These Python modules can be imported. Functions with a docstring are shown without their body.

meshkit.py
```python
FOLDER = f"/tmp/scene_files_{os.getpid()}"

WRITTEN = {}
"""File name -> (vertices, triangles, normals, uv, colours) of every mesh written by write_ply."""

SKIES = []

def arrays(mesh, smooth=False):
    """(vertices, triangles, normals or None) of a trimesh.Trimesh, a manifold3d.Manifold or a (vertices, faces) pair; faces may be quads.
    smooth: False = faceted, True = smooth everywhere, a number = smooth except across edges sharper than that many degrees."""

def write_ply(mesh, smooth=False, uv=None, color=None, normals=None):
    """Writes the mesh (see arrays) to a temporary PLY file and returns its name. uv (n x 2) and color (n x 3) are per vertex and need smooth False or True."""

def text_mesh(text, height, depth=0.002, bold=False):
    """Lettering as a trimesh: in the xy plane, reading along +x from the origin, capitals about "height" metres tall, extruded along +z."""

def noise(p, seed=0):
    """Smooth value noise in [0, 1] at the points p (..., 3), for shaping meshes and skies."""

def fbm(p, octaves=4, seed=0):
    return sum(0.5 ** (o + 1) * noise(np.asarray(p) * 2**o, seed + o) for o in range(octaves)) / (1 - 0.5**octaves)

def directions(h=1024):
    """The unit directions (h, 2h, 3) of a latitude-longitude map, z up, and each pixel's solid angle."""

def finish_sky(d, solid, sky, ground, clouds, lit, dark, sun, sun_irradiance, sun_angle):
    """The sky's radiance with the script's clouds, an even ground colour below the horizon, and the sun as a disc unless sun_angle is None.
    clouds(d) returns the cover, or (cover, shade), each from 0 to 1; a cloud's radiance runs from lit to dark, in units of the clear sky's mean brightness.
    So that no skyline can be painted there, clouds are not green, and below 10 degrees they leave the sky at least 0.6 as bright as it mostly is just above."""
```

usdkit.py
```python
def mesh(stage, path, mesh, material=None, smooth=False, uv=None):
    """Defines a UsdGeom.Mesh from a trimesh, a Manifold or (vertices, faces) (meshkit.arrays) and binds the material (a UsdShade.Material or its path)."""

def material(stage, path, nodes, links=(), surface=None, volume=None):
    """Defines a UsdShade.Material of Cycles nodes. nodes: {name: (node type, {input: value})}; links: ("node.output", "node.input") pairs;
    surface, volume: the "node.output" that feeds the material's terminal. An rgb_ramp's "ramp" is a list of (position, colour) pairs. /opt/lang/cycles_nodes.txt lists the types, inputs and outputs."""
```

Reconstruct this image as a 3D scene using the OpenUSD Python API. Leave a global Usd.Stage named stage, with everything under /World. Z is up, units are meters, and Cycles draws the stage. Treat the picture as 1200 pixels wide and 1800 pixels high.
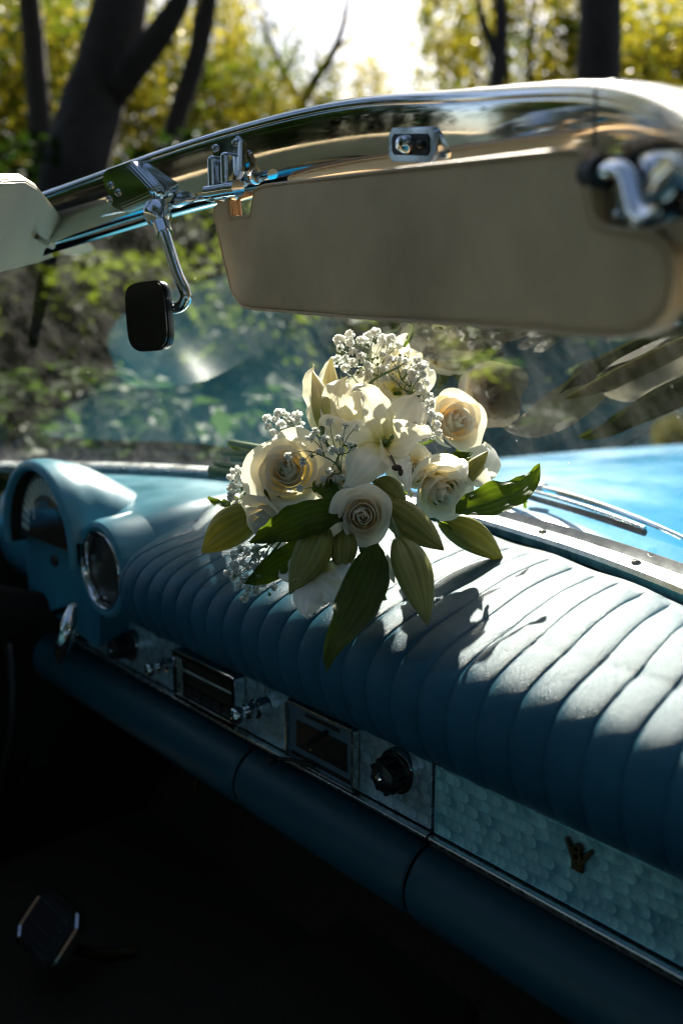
import math, random
import numpy as np, trimesh, manifold3d as m3
import usdkit, meshkit
from shapely.geometry import Polygon
from pxr import Usd, UsdGeom, UsdLux, UsdShade, Gf, Sdf

# ------------------------------------------------------------------ camera, sky, sun, exposure
stage = Usd.Stage.CreateInMemory()
UsdGeom.Xform.Define(stage, '/World'); UsdGeom.Scope.Define(stage, '/World/Looks')
YAW, PITCH, FPX = 0.74424, 0.18992, 1500.0
CAM = np.array([0.0, -0.570, 1.159])
F0 = np.array([-math.cos(YAW), math.sin(YAW), 0]); RT = np.array([math.sin(YAW), math.cos(YAW), 0]); ZZ = np.array([0, 0, 1.0])
FW = F0*math.cos(PITCH) - ZZ*math.sin(PITCH); UP = F0*math.sin(PITCH) + ZZ*math.cos(PITCH)
cam = UsdGeom.Camera.Define(stage, '/World/camera')
cam.CreateHorizontalApertureAttr(24.0); cam.CreateVerticalApertureAttr(36.0); cam.CreateFocalLengthAttr(30.0)
cam.CreateFStopAttr(3.2); cam.CreateFocusDistanceAttr(0.80); cam.CreateClippingRangeAttr(Gf.Vec2f(0.02, 1000))
cam.CreateExposureAttr(1.9)
m = np.eye(4); m[0, :3], m[1, :3], m[2, :3], m[3, :3] = RT, UP, -FW, CAM
cam.AddTransformOp().Set(Gf.Matrix4d(m.tolist()))
SUN_EL = math.radians(37.0); az = math.radians(9.0)
sd = F0*math.cos(az) + RT*math.sin(az)
SUN = np.array([sd[0]*math.cos(SUN_EL), sd[1]*math.cos(SUN_EL), math.sin(SUN_EL)])
usdkit.material(stage, '/World/Looks/sky_air', {
    's': ('sky_texture', {'sky_type': 'single_scattering', 'sun_disc': False, 'sun_elevation': SUN_EL, 'sun_rotation': math.atan2(SUN[0], SUN[1]), 'aerosol_density': 1.5}),
    'b': ('background_shader', {'strength': 0.05})}, [('s.color', 'b.color')], surface='b.background')
dome = UsdLux.DomeLight.Define(stage, '/World/sky')
UsdShade.MaterialBindingAPI.Apply(dome.GetPrim()).Bind(UsdShade.Material.Get(stage, '/World/Looks/sky_air'))
dome.GetPrim().SetCustomDataByKey('kind', 'structure')
sun = UsdLux.DistantLight.Define(stage, '/World/sun')
sun.CreateNormalizeAttr(True); sun.CreateIntensityAttr(1.25); sun.CreateAngleAttr(0.5); sun.CreateColorAttr(Gf.Vec3f(1.0, 0.93, 0.80))
a_ = np.cross(ZZ, SUN); a_ /= np.linalg.norm(a_); b_ = np.cross(SUN, a_)
m = np.eye(4); m[0, :3], m[1, :3], m[2, :3] = a_, b_, SUN
sun.AddTransformOp().Set(Gf.Matrix4d(m.tolist()))

# ------------------------------------------------------------------ helpers
random.seed(7); rng = np.random.default_rng(7)
def P(px, py, D):                      # a point of the photograph at its real depth D (metres along the view axis)
    return CAM + (FW + RT*(px-600)/FPX + UP*(900-py)/FPX)*D
def PY(px, py, Y):
    d = P(px, py, 1.0) - CAM; return CAM + d*(Y-CAM[1])/d[1]
def PZ(px, py, Z):
    d = P(px, py, 1.0) - CAM; return CAM + d*(Z-CAM[2])/d[2]
def G(px, dist, z=0.0):                # a place on the ground
    q = CAM + dist*(F0 + RT*(px-600)/FPX); return np.array([q[0], q[1], z])
def nrm(v): v = np.asarray(v, float); return v/np.linalg.norm(v)
used = {}
def numbered(parent, name):
    k = (str(parent), name); n = used.get(k, 0); used[k] = n+1
    return f'{parent}/{name}' + (f'_{n:03d}' if n else '')
BASE = {}
def thing(name, label, cat, base=(0, 0, 0), group=None, rotz=0.0, scale=None, src=None, kind=None):
    path = numbered('/World', name); x = UsdGeom.Xform.Define(stage, path); p = x.GetPrim()
    x.AddTranslateOp().Set(Gf.Vec3d(*map(float, base)))
    if rotz: x.AddRotateZOp().Set(float(math.degrees(rotz)))
    if scale is not None: x.AddScaleOp().Set(Gf.Vec3f(*map(float, scale)))
    if label: p.SetCustomDataByKey('label', label)
    if cat: p.SetCustomDataByKey('category', cat)
    if group: p.SetCustomDataByKey('group', group)
    if kind: p.SetCustomDataByKey('kind', kind)
    if src: p.GetReferences().AddInternalReference(src); p.SetInstanceable(True)
    BASE[path] = np.array(base, float); return p
def obj(name, mesh, mat, parent=None, smooth=40, uv=None, label=None, local=False, kind=None):
    pp = str(parent.GetPath()) if parent is not None else '/World'
    path = numbered(pp, name); base = BASE.get(pp, np.zeros(3)); BASE[path] = base
    v, f = (np.asarray(mesh[0], float), np.asarray(mesh[1])) if isinstance(mesh, (tuple, list)) else meshkit.arrays(mesh)[:2]
    if not local: v = v - base
    p = usdkit.mesh(stage, path, (v, f), '/World/Looks/'+mat, smooth=(True if uv is not None else smooth), uv=uv).GetPrim()
    if label: p.SetCustomDataByKey('label', label)
    if kind: p.SetCustomDataByKey('kind', kind)
    return p
def cat(ms):
    vs, fs, n = [], [], 0
    for q in ms:
        v, f, _ = meshkit.arrays(q); vs.append(v); fs.append(f+n); n += len(v)
    return np.vstack(vs), np.vstack(fs)
def grid(fn, U, V, close_u=False):     # fn(u[],v[]) -> (...,3); rows along v
    uu, vv = np.meshgrid(U, V, indexing='ij'); p = fn(uu, vv); a, b = p.shape[:2]
    idx = np.arange(a*b).reshape(a, b)
    if close_u: idx = np.vstack([idx, idx[:1]])
    q = np.stack([idx[:-1, :-1], idx[1:, :-1], idx[1:, 1:], idx[:-1, 1:]], -1).reshape(-1, 4)
    f = np.vstack([q[:, [0, 1, 2]], q[:, [0, 2, 3]]])
    return p.reshape(-1, 3), f, np.stack([(uu-uu.min())/np.ptp(uu), (vv-vv.min())/np.ptp(vv)], -1).reshape(-1, 2)
def curve(ctrl, n):                    # smooth curve through control points, evenly spaced
    c = np.asarray(ctrl, float); t = np.r_[0, np.cumsum(np.maximum(np.linalg.norm(np.diff(c, axis=0), axis=1), 1e-6))]
    from scipy.interpolate import CubicSpline, PchipInterpolator
    k = CubicSpline(t, c) if len(c) > 2 else None
    s = np.linspace(0, t[-1], n)
    return k(s) if k is not None else c[0] + (c[1]-c[0])*(s/t[-1])[:, None]
def frames(p):
    t = np.gradient(p, axis=0); t /= np.linalg.norm(t, axis=1, keepdims=True)
    n = np.cross(t[0], ZZ if abs(t[0][2]) < .9 else [1, 0, 0]); n /= np.linalg.norm(n); ns = []
    for k in t:
        n = n - k*(n@k); n /= np.linalg.norm(n); ns.append(n)
    ns = np.array(ns); return t, ns, np.cross(t, ns)
def tube(ctrl, r, n=None, sides=10, caps=True):
    p = curve(ctrl, n or max(2, 3*len(ctrl))) if n != 0 else np.asarray(ctrl, float)
    r = np.interp(np.linspace(0, 1, len(p)), np.linspace(0, 1, len(np.atleast_1d(r))), np.atleast_1d(r))
    t, a, b = frames(p); ang = np.arange(sides)*2*np.pi/sides
    v = p[:, None] + r[:, None, None]*(np.cos(ang)[None, :, None]*a[:, None]+np.sin(ang)[None, :, None]*b[:, None])
    i, j = np.meshgrid(np.arange(len(p)-1), np.arange(sides), indexing='ij')
    q = np.stack([i*sides+j, i*sides+(j+1) % sides, (i+1)*sides+(j+1) % sides, (i+1)*sides+j], -1).reshape(-1, 4)
    f = np.vstack([q[:, [0, 1, 2]], q[:, [0, 2, 3]]]); v = v.reshape(-1, 3)
    if caps:
        k = len(v); v = np.vstack([v, p[:1], p[-1:]]); j = np.arange(sides); e = (len(p)-1)*sides
        f = np.vstack([f, np.c_[(j+1) % sides, j, np.full(sides, k)], np.c_[e+j, e+(j+1) % sides, np.full(sides, k+1)]])
    return v, f
def lathe(prof, o, d, sides=28):       # prof: (radius, distance along d)
    prof = np.asarray(prof, float); d = nrm(d); a = nrm(np.cross(d, ZZ if abs(d[2]) < .9 else [1, 0, 0])); b = np.cross(d, a)
    ang = np.arange(sides)*2*np.pi/sides
    v = np.asarray(o) + prof[:, 1][:, None, None]*d + prof[:, 0][:, None, None]*(np.cos(ang)[None, :, None]*a+np.sin(ang)[None, :, None]*b)
    n = len(prof); i, j = np.meshgrid(np.arange(n-1), np.arange(sides), indexing='ij')
    q = np.stack([i*sides+j, i*sides+(j+1) % sides, (i+1)*sides+(j+1) % sides, (i+1)*sides+j], -1).reshape(-1, 4)
    return v.reshape(-1, 3), np.vstack([q[:, [0, 2, 1]], q[:, [0, 3, 2]]])[:, ::-1]
def rbox(lo, hi, r=.004, seg=12):      # box with rounded edges
    lo, hi = np.minimum(lo, hi)+r, np.maximum(lo, hi)-r
    s = m3.Manifold.sphere(r, seg)
    return m3.Manifold.batch_hull([s.translate([float((lo, hi)[i][0]), float((lo, hi)[j][1]), float((lo, hi)[k][2])]) for i in (0, 1) for j in (0, 1) for k in (0, 1)])
def place(mesh, o, x, y, z):           # local mesh to world with axes x, y, z
    v, f, _ = meshkit.arrays(mesh); return np.asarray(o)+v[:, :1]*x+v[:, 1:2]*y+v[:, 2:3]*z, f
def slab(poly, th, bev=.002):          # polygon with rounded rim, in xy, thickness along z centred at 0
    cs = m3.CrossSection([np.asarray(poly)]) if not isinstance(poly, m3.CrossSection) else poly
    parts = []
    for k in range(5):
        h = math.sin(k*math.pi/8); w = bev*(1-math.cos(k*math.pi/8))
        parts.append((cs.offset(-w, m3.JoinType.Round), th/2-bev+bev*h))
    out = m3.Manifold()
    for c, z in parts: out = out + m3.Manifold.extrude(c, 2*z).translate([0, 0, -z])
    return out
def sweep(prof, path, side_up=ZZ):     # closed profile (a,b): a along horizontal normal (rearwards), b along up
    p = np.asarray(path, float); t = np.gradient(p, axis=0); t /= np.linalg.norm(t, axis=1, keepdims=True)
    a = np.cross(t, side_up); a /= np.linalg.norm(a, axis=1, keepdims=True); b = np.cross(a, t); prof = np.asarray(prof, float)
    v = p[:, None]+prof[None, :, :1]*a[:, None]+prof[None, :, 1:2]*b[:, None]; n, k = v.shape[:2]
    i, j = np.meshgrid(np.arange(n-1), np.arange(k), indexing='ij')
    q = np.stack([i*k+j, i*k+(j+1) % k, (i+1)*k+(j+1) % k, (i+1)*k+j], -1).reshape(-1, 4)
    f = np.vstack([q[:, [0, 1, 2]], q[:, [0, 2, 3]]]); v = v.reshape(-1, 3); e = (n-1)*k
    caps = np.array([[0, j, j+1] for j in range(1, k-1)]); return v, np.vstack([f, caps, caps[:, ::-1]+e])
def sstep(x, a, b): t = np.clip((x-a)/(b-a), 0, 1); return t*t*(3-2*t)

# ------------------------------------------------------------------ materials
def mat(name, nodes, links, surface='p.BSDF', volume=None): return usdkit.material(stage, '/World/Looks/'+name, nodes, links, surface=surface, volume=volume)
def plain(name, col, rough=.5, var=.12, scale=30, metallic=0, bump=0, bscale=400, coat=0, spec=.5, dirt=0, rvar=.1, **kw):
    c = np.array(col)
    nodes = {'co': ('geometry', {}), 'n': ('noise_texture', {'scale': scale, 'detail': 5, 'roughness': .6}),
             'r': ('rgb_ramp', {'ramp': [(.3, tuple(c*(1-var))), (.7, tuple(np.minimum(c*(1+var), 1)))]}),
             'mr': ('map_range', {'from_min': .3, 'from_max': .7, 'to_min': max(rough-rvar*rough, .01), 'to_max': rough+rvar*rough}),
             'p': ('principled_bsdf', {'metallic': metallic, 'coat_weight': coat, 'specular_ior_level': spec, **kw})}
    links = [('co.position', 'n.vector'), ('n.fac', 'r.fac'), ('r.color', 'p.base_color'), ('n.fac', 'mr.value'), ('mr.result', 'p.roughness')]
    if bump:
        nodes['bn'] = ('noise_texture', {'scale': bscale, 'detail': 3, 'roughness': .6}); nodes['b'] = ('bump', {'strength': bump, 'distance': .001})
        links += [('co.position', 'bn.vector'), ('bn.fac', 'b.height'), ('b.normal', 'p.normal')]
    return mat(name, nodes, links)
plain('chrome', (.78, .79, .80), .07, .04, 40, metallic=1, rvar=.6, bump=.03, bscale=60)
plain('worn_chrome', (.62, .62, .60), .2, .15, 120, metallic=1, rvar=.6, bump=.08, bscale=300)
plain('paint_blue', (.004, .27, .55), .25, .06, 6, spec=.3, coat=.35, coat_roughness=.10, rvar=.3)
plain('dash_paint', (.030, .165, .235), .34, .08, 12, coat=.35, coat_roughness=.25, rvar=.3)
plain('bolster_vinyl', (.006, .058, .080), .42, .12, 30, bump=.25, bscale=900)
plain('bright_moulding', (.80, .82, .83), .30, .06, 40, metallic=1, rvar=.3, bump=.04, bscale=120)
plain('black_plastic', (.012, .011, .010), .25, .2, 60)
plain('black_rubber', (.014, .013, .012), .5, .3, 90, bump=.2)
plain('dark_glass', (.030, .022, .016), .12, .15, 20)
plain('carpet', (.045, .035, .026), .95, .4, 200, bump=.6, bscale=700, spec=.1)
plain('cabin_black', (.020, .016, .013), .8, .3, 50, spec=.15)
plain('seat_vinyl', (.012, .045, .06), .5, .1, 20, bump=.2)
plain('visor_vinyl', (.68, .42, .21), .46, .26, 6, bump=.35, bscale=1300, spec=.4)
plain('green_visor', (.40, .32, .19), .45, .25, 7, bump=.3, bscale=1300)
plain('dial_face', (.035, .028, .024), .4, .2, 60)
plain('dial_mark', (.62, .66, .60), .5, .1, 60)
plain('emblem_gold', (.10, .075, .03), .35, .3, 300, metallic=.8)
plain('steel_paint', (.10, .17, .21), .4, .12, 60, metallic=.4)
plain('bark', (.035, .026, .020), .9, .4, 9, bump=1, bscale=40, spec=.2)
plain('pale_bark', (.10, .085, .07), .9, .3, 9, bump=.8, bscale=40, spec=.2)
plain('litter', (.050, .045, .022), .95, .6, 3, bump=1, bscale=18, spec=.2)
plain('red_bits', (.25, .03, .03), .6, .4, 300)
plain('stem_green', (.09, .15, .045), .5, .25, 200)
plain('brown_anther', (.05, .025, .012), .7, .3, 400)

# pleated pad: leather grain over soft sheen
mat('pad_vinyl', {'co': ('geometry', {}), 'n': ('noise_texture', {'scale': 14, 'detail': 6, 'roughness': .65}),
    'r': ('rgb_ramp', {'ramp': [(.3, (.009, .064, .104)), (.7, (.017, .090, .138))]}),
    'v': ('voronoi_texture', {'scale': 950, 'feature': 'f1'}), 'n2': ('noise_texture', {'scale': 1700, 'detail': 3}), 'ad': ('math', {'math_type': 'multiply_add', 'value2': .6}),
    'b': ('bump', {'strength': .55, 'distance': .0008}), 'n3': ('noise_texture', {'scale': 60, 'detail': 5}), 'mr': ('map_range', {'from_min': .3, 'from_max': .7, 'to_min': .25, 'to_max': .36}),
    'p': ('principled_bsdf', {'specular_ior_level': .22})},
    [('co.position', 'n.vector'), ('n.fac', 'r.fac'), ('r.color', 'p.base_color'), ('co.position', 'v.vector'), ('co.position', 'n2.vector'), ('v.distance', 'ad.value1'), ('n2.fac', 'ad.value3'), ('ad.value', 'b.height'), ('b.normal', 'p.normal'),
     ('co.position', 'n3.vector'), ('n3.fac', 'mr.value'), ('mr.result', 'p.roughness')])
# engine-turned metal: rows of overlapping swirls
def swirl(name, c0, c1, rough, metal):
    N = {'co': ('geometry', {}), 's': ('separate_xyz', {}), 'u': ('math', {'math_type': 'divide', 'value2': .0078}), 'v': ('math', {'math_type': 'divide', 'value2': .0112}),
         'vf': ('math', {'math_type': 'fraction'}), 'row': ('math', {'math_type': 'floor'}), 'off': ('math', {'math_type': 'multiply', 'value2': .37}),
         'c': ('math', {'math_type': 'multiply_add', 'value2': 2.0, 'value3': -1.0}), 'c2': ('math', {'math_type': 'multiply'}), 'om': ('math', {'math_type': 'subtract', 'value1': 1.0}), 'sq': ('math', {'math_type': 'sqrt'}),
         'k': ('math', {'math_type': 'multiply', 'value2': -.72}), 'a': ('math', {'math_type': 'add'}), 'a2': ('math', {'math_type': 'add'}), 'fr': ('math', {'math_type': 'fraction'}), 'id': ('math', {'math_type': 'floor'}),
         'cx': ('combine_xyz', {}), 'wn': ('white_noise_texture', {'dimensions': '3D'}), 'h0': ('math', {'math_type': 'power', 'value2': 2.2}), 'h': ('math', {'math_type': 'multiply'}), 'wq': ('math', {'math_type': 'multiply'}),
         'n': ('noise_texture', {'scale': 90, 'detail': 6, 'roughness': .7}), 'n2': ('noise_texture', {'scale': 22, 'detail': 6, 'roughness': .75}), 'pit': ('map_range', {'from_min': .62, 'from_max': .72, 'to_min': 0, 'to_max': .8, 'clamp': True}),
         'mx': ('math', {'math_type': 'multiply_add', 'value2': .45}), 'mx2': ('math', {'math_type': 'multiply_add', 'value2': .35}),
         'r': ('rgb_ramp', {'ramp': [(.25, c0), (1.0, c1)]}), 'dk': ('mix_color', {'b': (.02, .025, .025)}), 'b': ('bump', {'strength': .75, 'distance': .0013}),
         'rr': ('map_range', {'from_min': 0, 'from_max': 1, 'to_min': rough-.07, 'to_max': rough+.1}), 'p': ('principled_bsdf', {'metallic': metal})}
    L = [('co.position', 's.vector'), ('s.x', 'u.value1'), ('s.z', 'v.value1'), ('v.value', 'vf.value1'), ('v.value', 'row.value1'), ('row.value', 'off.value1'), ('vf.value', 'c.value1'), ('c.value', 'c2.value1'), ('c.value', 'c2.value2'),
         ('c2.value', 'om.value2'), ('om.value', 'sq.value1'), ('sq.value', 'k.value1'), ('u.value', 'a.value1'), ('off.value', 'a.value2'), ('a.value', 'a2.value1'), ('k.value', 'a2.value2'), ('a2.value', 'fr.value1'), ('a2.value', 'id.value1'),
         ('id.value', 'cx.x'), ('row.value', 'cx.y'), ('cx.vector', 'wn.vector'), ('fr.value', 'h0.value1'), ('h0.value', 'h.value1'), ('sq.value', 'h.value2'), ('wn.value', 'wq.value1'), ('sq.value', 'wq.value2'), ('co.position', 'n.vector'), ('co.position', 'n2.vector'),
         ('h.value', 'mx.value1'), ('wq.value', 'mx2.value1'), ('mx.value', 'mx2.value3'), ('n.fac', 'mx.value3'), ('mx2.value', 'r.fac'), ('n2.fac', 'pit.value'), ('pit.result', 'dk.fac'), ('r.color', 'dk.a'), ('dk.result', 'p.base_color'),
         ('h.value', 'b.height'), ('b.normal', 'p.normal'), ('wn.value', 'rr.value'), ('rr.result', 'p.roughness')]
    mat(name, N, L)
swirl('swirl_blue', (.05, .34, .48), (.55, .97, 1.0), .30, .50)
swirl('swirl_grey', (.12, .26, .31), (.50, .68, .74), .32, .6)
# dusty windscreen glass
mat('windscreen', {'lw': ('layer_weight', {'blend': .5}), 'pw': ('math', {'math_type': 'power', 'value2': 3.6}), 'f': ('math', {'math_type': 'multiply_add', 'value2': .6, 'value3': .105}),
    't': ('transparent_bsdf', {'color': (.90, .955, .945)}), 'g': ('glossy_bsdf', {'color': (1, 1, 1), 'roughness': .0}), 'm': ('mix_closure', {}),
    'co': ('geometry', {}), 'mp': ('mapping', {'scale': (9, 9, 1.2)}), 'n': ('noise_texture', {'scale': 3, 'detail': 7, 'roughness': .65}), 'dr': ('map_range', {'from_min': .42, 'from_max': .75, 'to_min': .004, 'to_max': .042, 'clamp': True}),
    'vs': ('voronoi_texture', {'scale': 55}), 'sp': ('map_range', {'from_min': .035, 'from_max': .06, 'to_min': .6, 'to_max': 0, 'clamp': True}), 'wn': ('math', {'math_type': 'greater_than', 'value2': .8}), 'sp2': ('math', {'math_type': 'multiply'}), 'sx': ('separate_xyz', {}),
    'mxx': ('math', {'math_type': 'maximum'}), 'd': ('diffuse_bsdf', {'color': (.7, .7, .66)}), 'tr': ('translucent_bsdf', {'color': (.7, .7, .66)}), 'dd': ('mix_closure', {'fac': .6}), 'mm': ('mix_closure', {})},
    [('lw.facing', 'pw.value1'), ('pw.value', 'f.value1'), ('f.value', 'm.fac'), ('t.BSDF', 'm.closure1'), ('g.BSDF', 'm.closure2'), ('co.position', 'mp.vector'), ('mp.vector', 'n.vector'), ('n.fac', 'dr.value'),
     ('co.position', 'vs.vector'), ('vs.distance', 'sp.value'), ('vs.color', 'sx.vector'), ('sx.x', 'wn.value1'), ('sp.result', 'sp2.value1'), ('wn.value', 'sp2.value2'), ('dr.result', 'mxx.value1'), ('sp2.value', 'mxx.value2'),
     ('d.BSDF', 'dd.closure1'), ('tr.BSDF', 'dd.closure2'), ('mxx.value', 'mm.fac'), ('m.closure', 'mm.closure1'), ('dd.closure', 'mm.closure2')], surface='mm.closure')
mat('dial_glass', {'lw': ('layer_weight', {'blend': .5}), 'pw': ('math', {'math_type': 'power', 'value2': 5.0}), 'f': ('math', {'math_type': 'multiply_add', 'value2': .6, 'value3': .03}),
    't': ('transparent_bsdf', {'color': (.92, .93, .92)}), 'g': ('glossy_bsdf', {'color': (1, 1, 1), 'roughness': .06}), 'm': ('mix_closure', {})},
    [('lw.facing', 'pw.value1'), ('pw.value', 'f.value1'), ('f.value', 'm.fac'), ('t.BSDF', 'm.closure1'), ('g.BSDF', 'm.closure2')], surface='m.closure')
# leaves and petals: thin, letting light through; colour runs along the petal (uv.y = base to tip, uv.x = across)
def thin(name, ramp, trans, tf=.45, rough=.45, veins=0, vs=(.9, 1.5), spec=.4, var=.25, island=False, gloss=.06):
    N = {'uv': ('texture_coordinate', {}), 's': ('separate_xyz', {}), 'r': ('rgb_ramp', {'ramp': ramp}), 'ge': ('geometry', {}), 'n': ('noise_texture', {'scale': 45, 'detail': 4}),
         'va': ('map_range', {'from_min': .25, 'from_max': .75, 'to_min': 1-var, 'to_max': 1+var}), 'sc': ('vector_math', {'math_type': 'scale'}), 'tc': ('vector_math', {'math_type': 'multiply', 'vector2': trans}),
         'p': ('principled_bsdf', {'roughness': rough, 'specular_ior_level': spec}), 't': ('translucent_bsdf', {}), 'm': ('mix_closure', {'fac': tf}), 'b': ('bump', {'strength': .5 if vs[1] > 1.2 else .12, 'distance': .0006})}
    L = [('ge.position', 'n.vector'), ('r.color', 'sc.vector1'), ('va.result', 'sc.scale'), ('sc.vector', 'p.base_color'), ('sc.vector', 'tc.vector1'), ('tc.vector', 't.color'), ('p.BSDF', 'm.closure1'), ('t.BSDF', 'm.closure2')]
    if island: L += [('ge.random_per_island', 'va.value'), ('ge.random_per_island', 'r.fac')]; N['va'][1].update(from_min=0, from_max=1)
    else: L += [('uv.UV', 's.vector'), ('s.y', 'r.fac'), ('n.fac', 'va.value')]
    if veins:
        N.update({'w': ('math', {'math_type': 'multiply', 'value2': veins*2*math.pi}), 'si': ('math', {'math_type': 'cosine'}), 'wf': ('math', {'math_type': 'power', 'value2': 6}), 'ab': ('math', {'math_type': 'absolute'}), 'vm': ('map_range', {'to_min': vs[0], 'to_max': vs[1]})})
        N['sc2'] = ('vector_math', {'math_type': 'scale'})
        L = [l for l in L if l[0] != 'sc.vector'] + [('s.x', 'w.value1'), ('w.value', 'si.value1'), ('si.value', 'ab.value1'), ('ab.value', 'wf.value1'), ('wf.value', 'vm.value'), ('sc.vector', 'sc2.vector1'), ('vm.result', 'sc2.scale'),
             ('sc2.vector', 'p.base_color'), ('sc2.vector', 'tc.vector1'), ('wf.value', 'b.height'), ('b.normal', 'p.normal')]
    mat(name, N, L, surface='m.closure')
thin('rose_petal', [(0, (.80, .74, .44)), (.35, (.87, .84, .70)), (.8, (.90, .88, .82)), (1, (.90, .89, .83))], (1.04, .96, .78), .45, .55, var=.05, spec=.25)
thin('blush_petal', [(0, (.84, .70, .46)), (.35, (.88, .80, .66)), (.8, (.90, .86, .78)), (1, (.90, .88, .82))], (1.04, .95, .76), .45, .55, var=.05, spec=.25)
thin('lily_petal', [(0, (.55, .58, .16)), (.20, (.80, .78, .46)), (.45, (.89, .87, .80)), (.93, (.90, .89, .85)), (1, (.70, .70, .40))], (1.04, .97, .76), .42, .45, veins=2, vs=(.98, 1.06), var=.05, spec=.35)
thin('lily_back', [(0, (.38, .46, .10)), (.35, (.66, .64, .30)), (.75, (.78, .74, .52)), (1, (.62, .64, .25))], (1.0, .92, .60), .42, .45, veins=2, vs=(.98, 1.06), var=.06, spec=.35)
thin('bud_skin', [(0, (.18, .20, .035)), (.4, (.30, .29, .075)), (.85, (.38, .36, .12)), (1, (.24, .22, .045))], (1.3, 1.25, .7), .34, .42, veins=8, vs=(.90, 1.16), var=.15, spec=.4)
thin('lily_leaf', [(0, (.030, .046, .008)), (.5, (.026, .042, .007)), (1, (.032, .050, .009))], (4.6, 4.2, 1.2), .45, .50, veins=3, vs=(.95, 1.21), var=.22, spec=.10)
thin('gyp', [(0, (.86, .86, .84)), (1, (.90, .90, .88))], (1.0, 1.0, .96), .5, .6, var=.08, island=True, spec=.2)
thin('leaf_yellow', [(0, (.12, .125, .014)), (.5, (.165, .145, .015)), (1, (.10, .12, .016))], (4.4, 3.6, 2.0), .6, .38, var=.35, island=True, spec=.5)
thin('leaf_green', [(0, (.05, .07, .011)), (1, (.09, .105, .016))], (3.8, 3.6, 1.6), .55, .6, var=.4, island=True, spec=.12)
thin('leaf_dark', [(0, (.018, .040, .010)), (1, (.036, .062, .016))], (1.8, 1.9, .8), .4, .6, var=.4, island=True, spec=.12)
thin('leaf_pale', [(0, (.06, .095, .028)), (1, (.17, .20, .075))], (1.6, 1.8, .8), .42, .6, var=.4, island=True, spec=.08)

# ------------------------------------------------------------------ ground
ang = np.linspace(0, 2*np.pi, 49)[:-1]; rad = np.array([0, 1, 2, 3.5, 5, 7, 10, 14, 20, 30, 50, 90, 160.])
gv = np.array([[r*math.cos(a)-.7, r*math.sin(a)+.5, 0] for r in rad[1:] for a in ang]+[[-.7, .5, 0]])
gv[:, 2] = np.where(np.hypot(gv[:, 0]+.7, gv[:, 1]-.5) > 3, (meshkit.fbm(gv*[.35, .35, 0]+5)-.5)*.5, 0)
gf = [[(i*48+j), (i+1)*48+j, (i+1)*48+(j+1) % 48] for i in range(11) for j in range(48)]+[[i*48+j, (i+1)*48+(j+1) % 48, i*48+(j+1) % 48] for i in range(11) for j in range(48)]+[[len(gv)-1, j, (j+1) % 48] for j in range(48)]
obj('ground', (gv, np.array(gf)), 'litter', smooth=True, kind='structure')

# ------------------------------------------------------------------ car body
CARX = -.74
car = thing('convertible', 'turquoise blue vintage convertible with chrome windscreen frame and pleated padded dashboard', 'car', (CARX, .3, 0))
from scipy.interpolate import PchipInterpolator, CubicSpline
BX = np.array([-1.56, -1.48, -1.36, -1.14, -.90, -.665, -.50, -.345, -.21, -.10, -.04])
base_y = PchipInterpolator(BX, [-.09, .0, .12, .235, .276, .268, .231, .173, .10, .01, -.06])
base_z = PchipInterpolator([-1.56, -1.2, -.9, -.5, -.04], [.960, .960, .957, .953, .950])
HX = np.array([-1.40, -1.30, -1.18, -1.03, -.87, -.72, -.56, -.47, -.335, -.235, -.14, -.08])
hd_y = CubicSpline(HX, [-.27, -.19, -.125, -.072, -.036, -.022, -.012, -.022, -.072, -.135, -.23, -.32])
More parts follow.
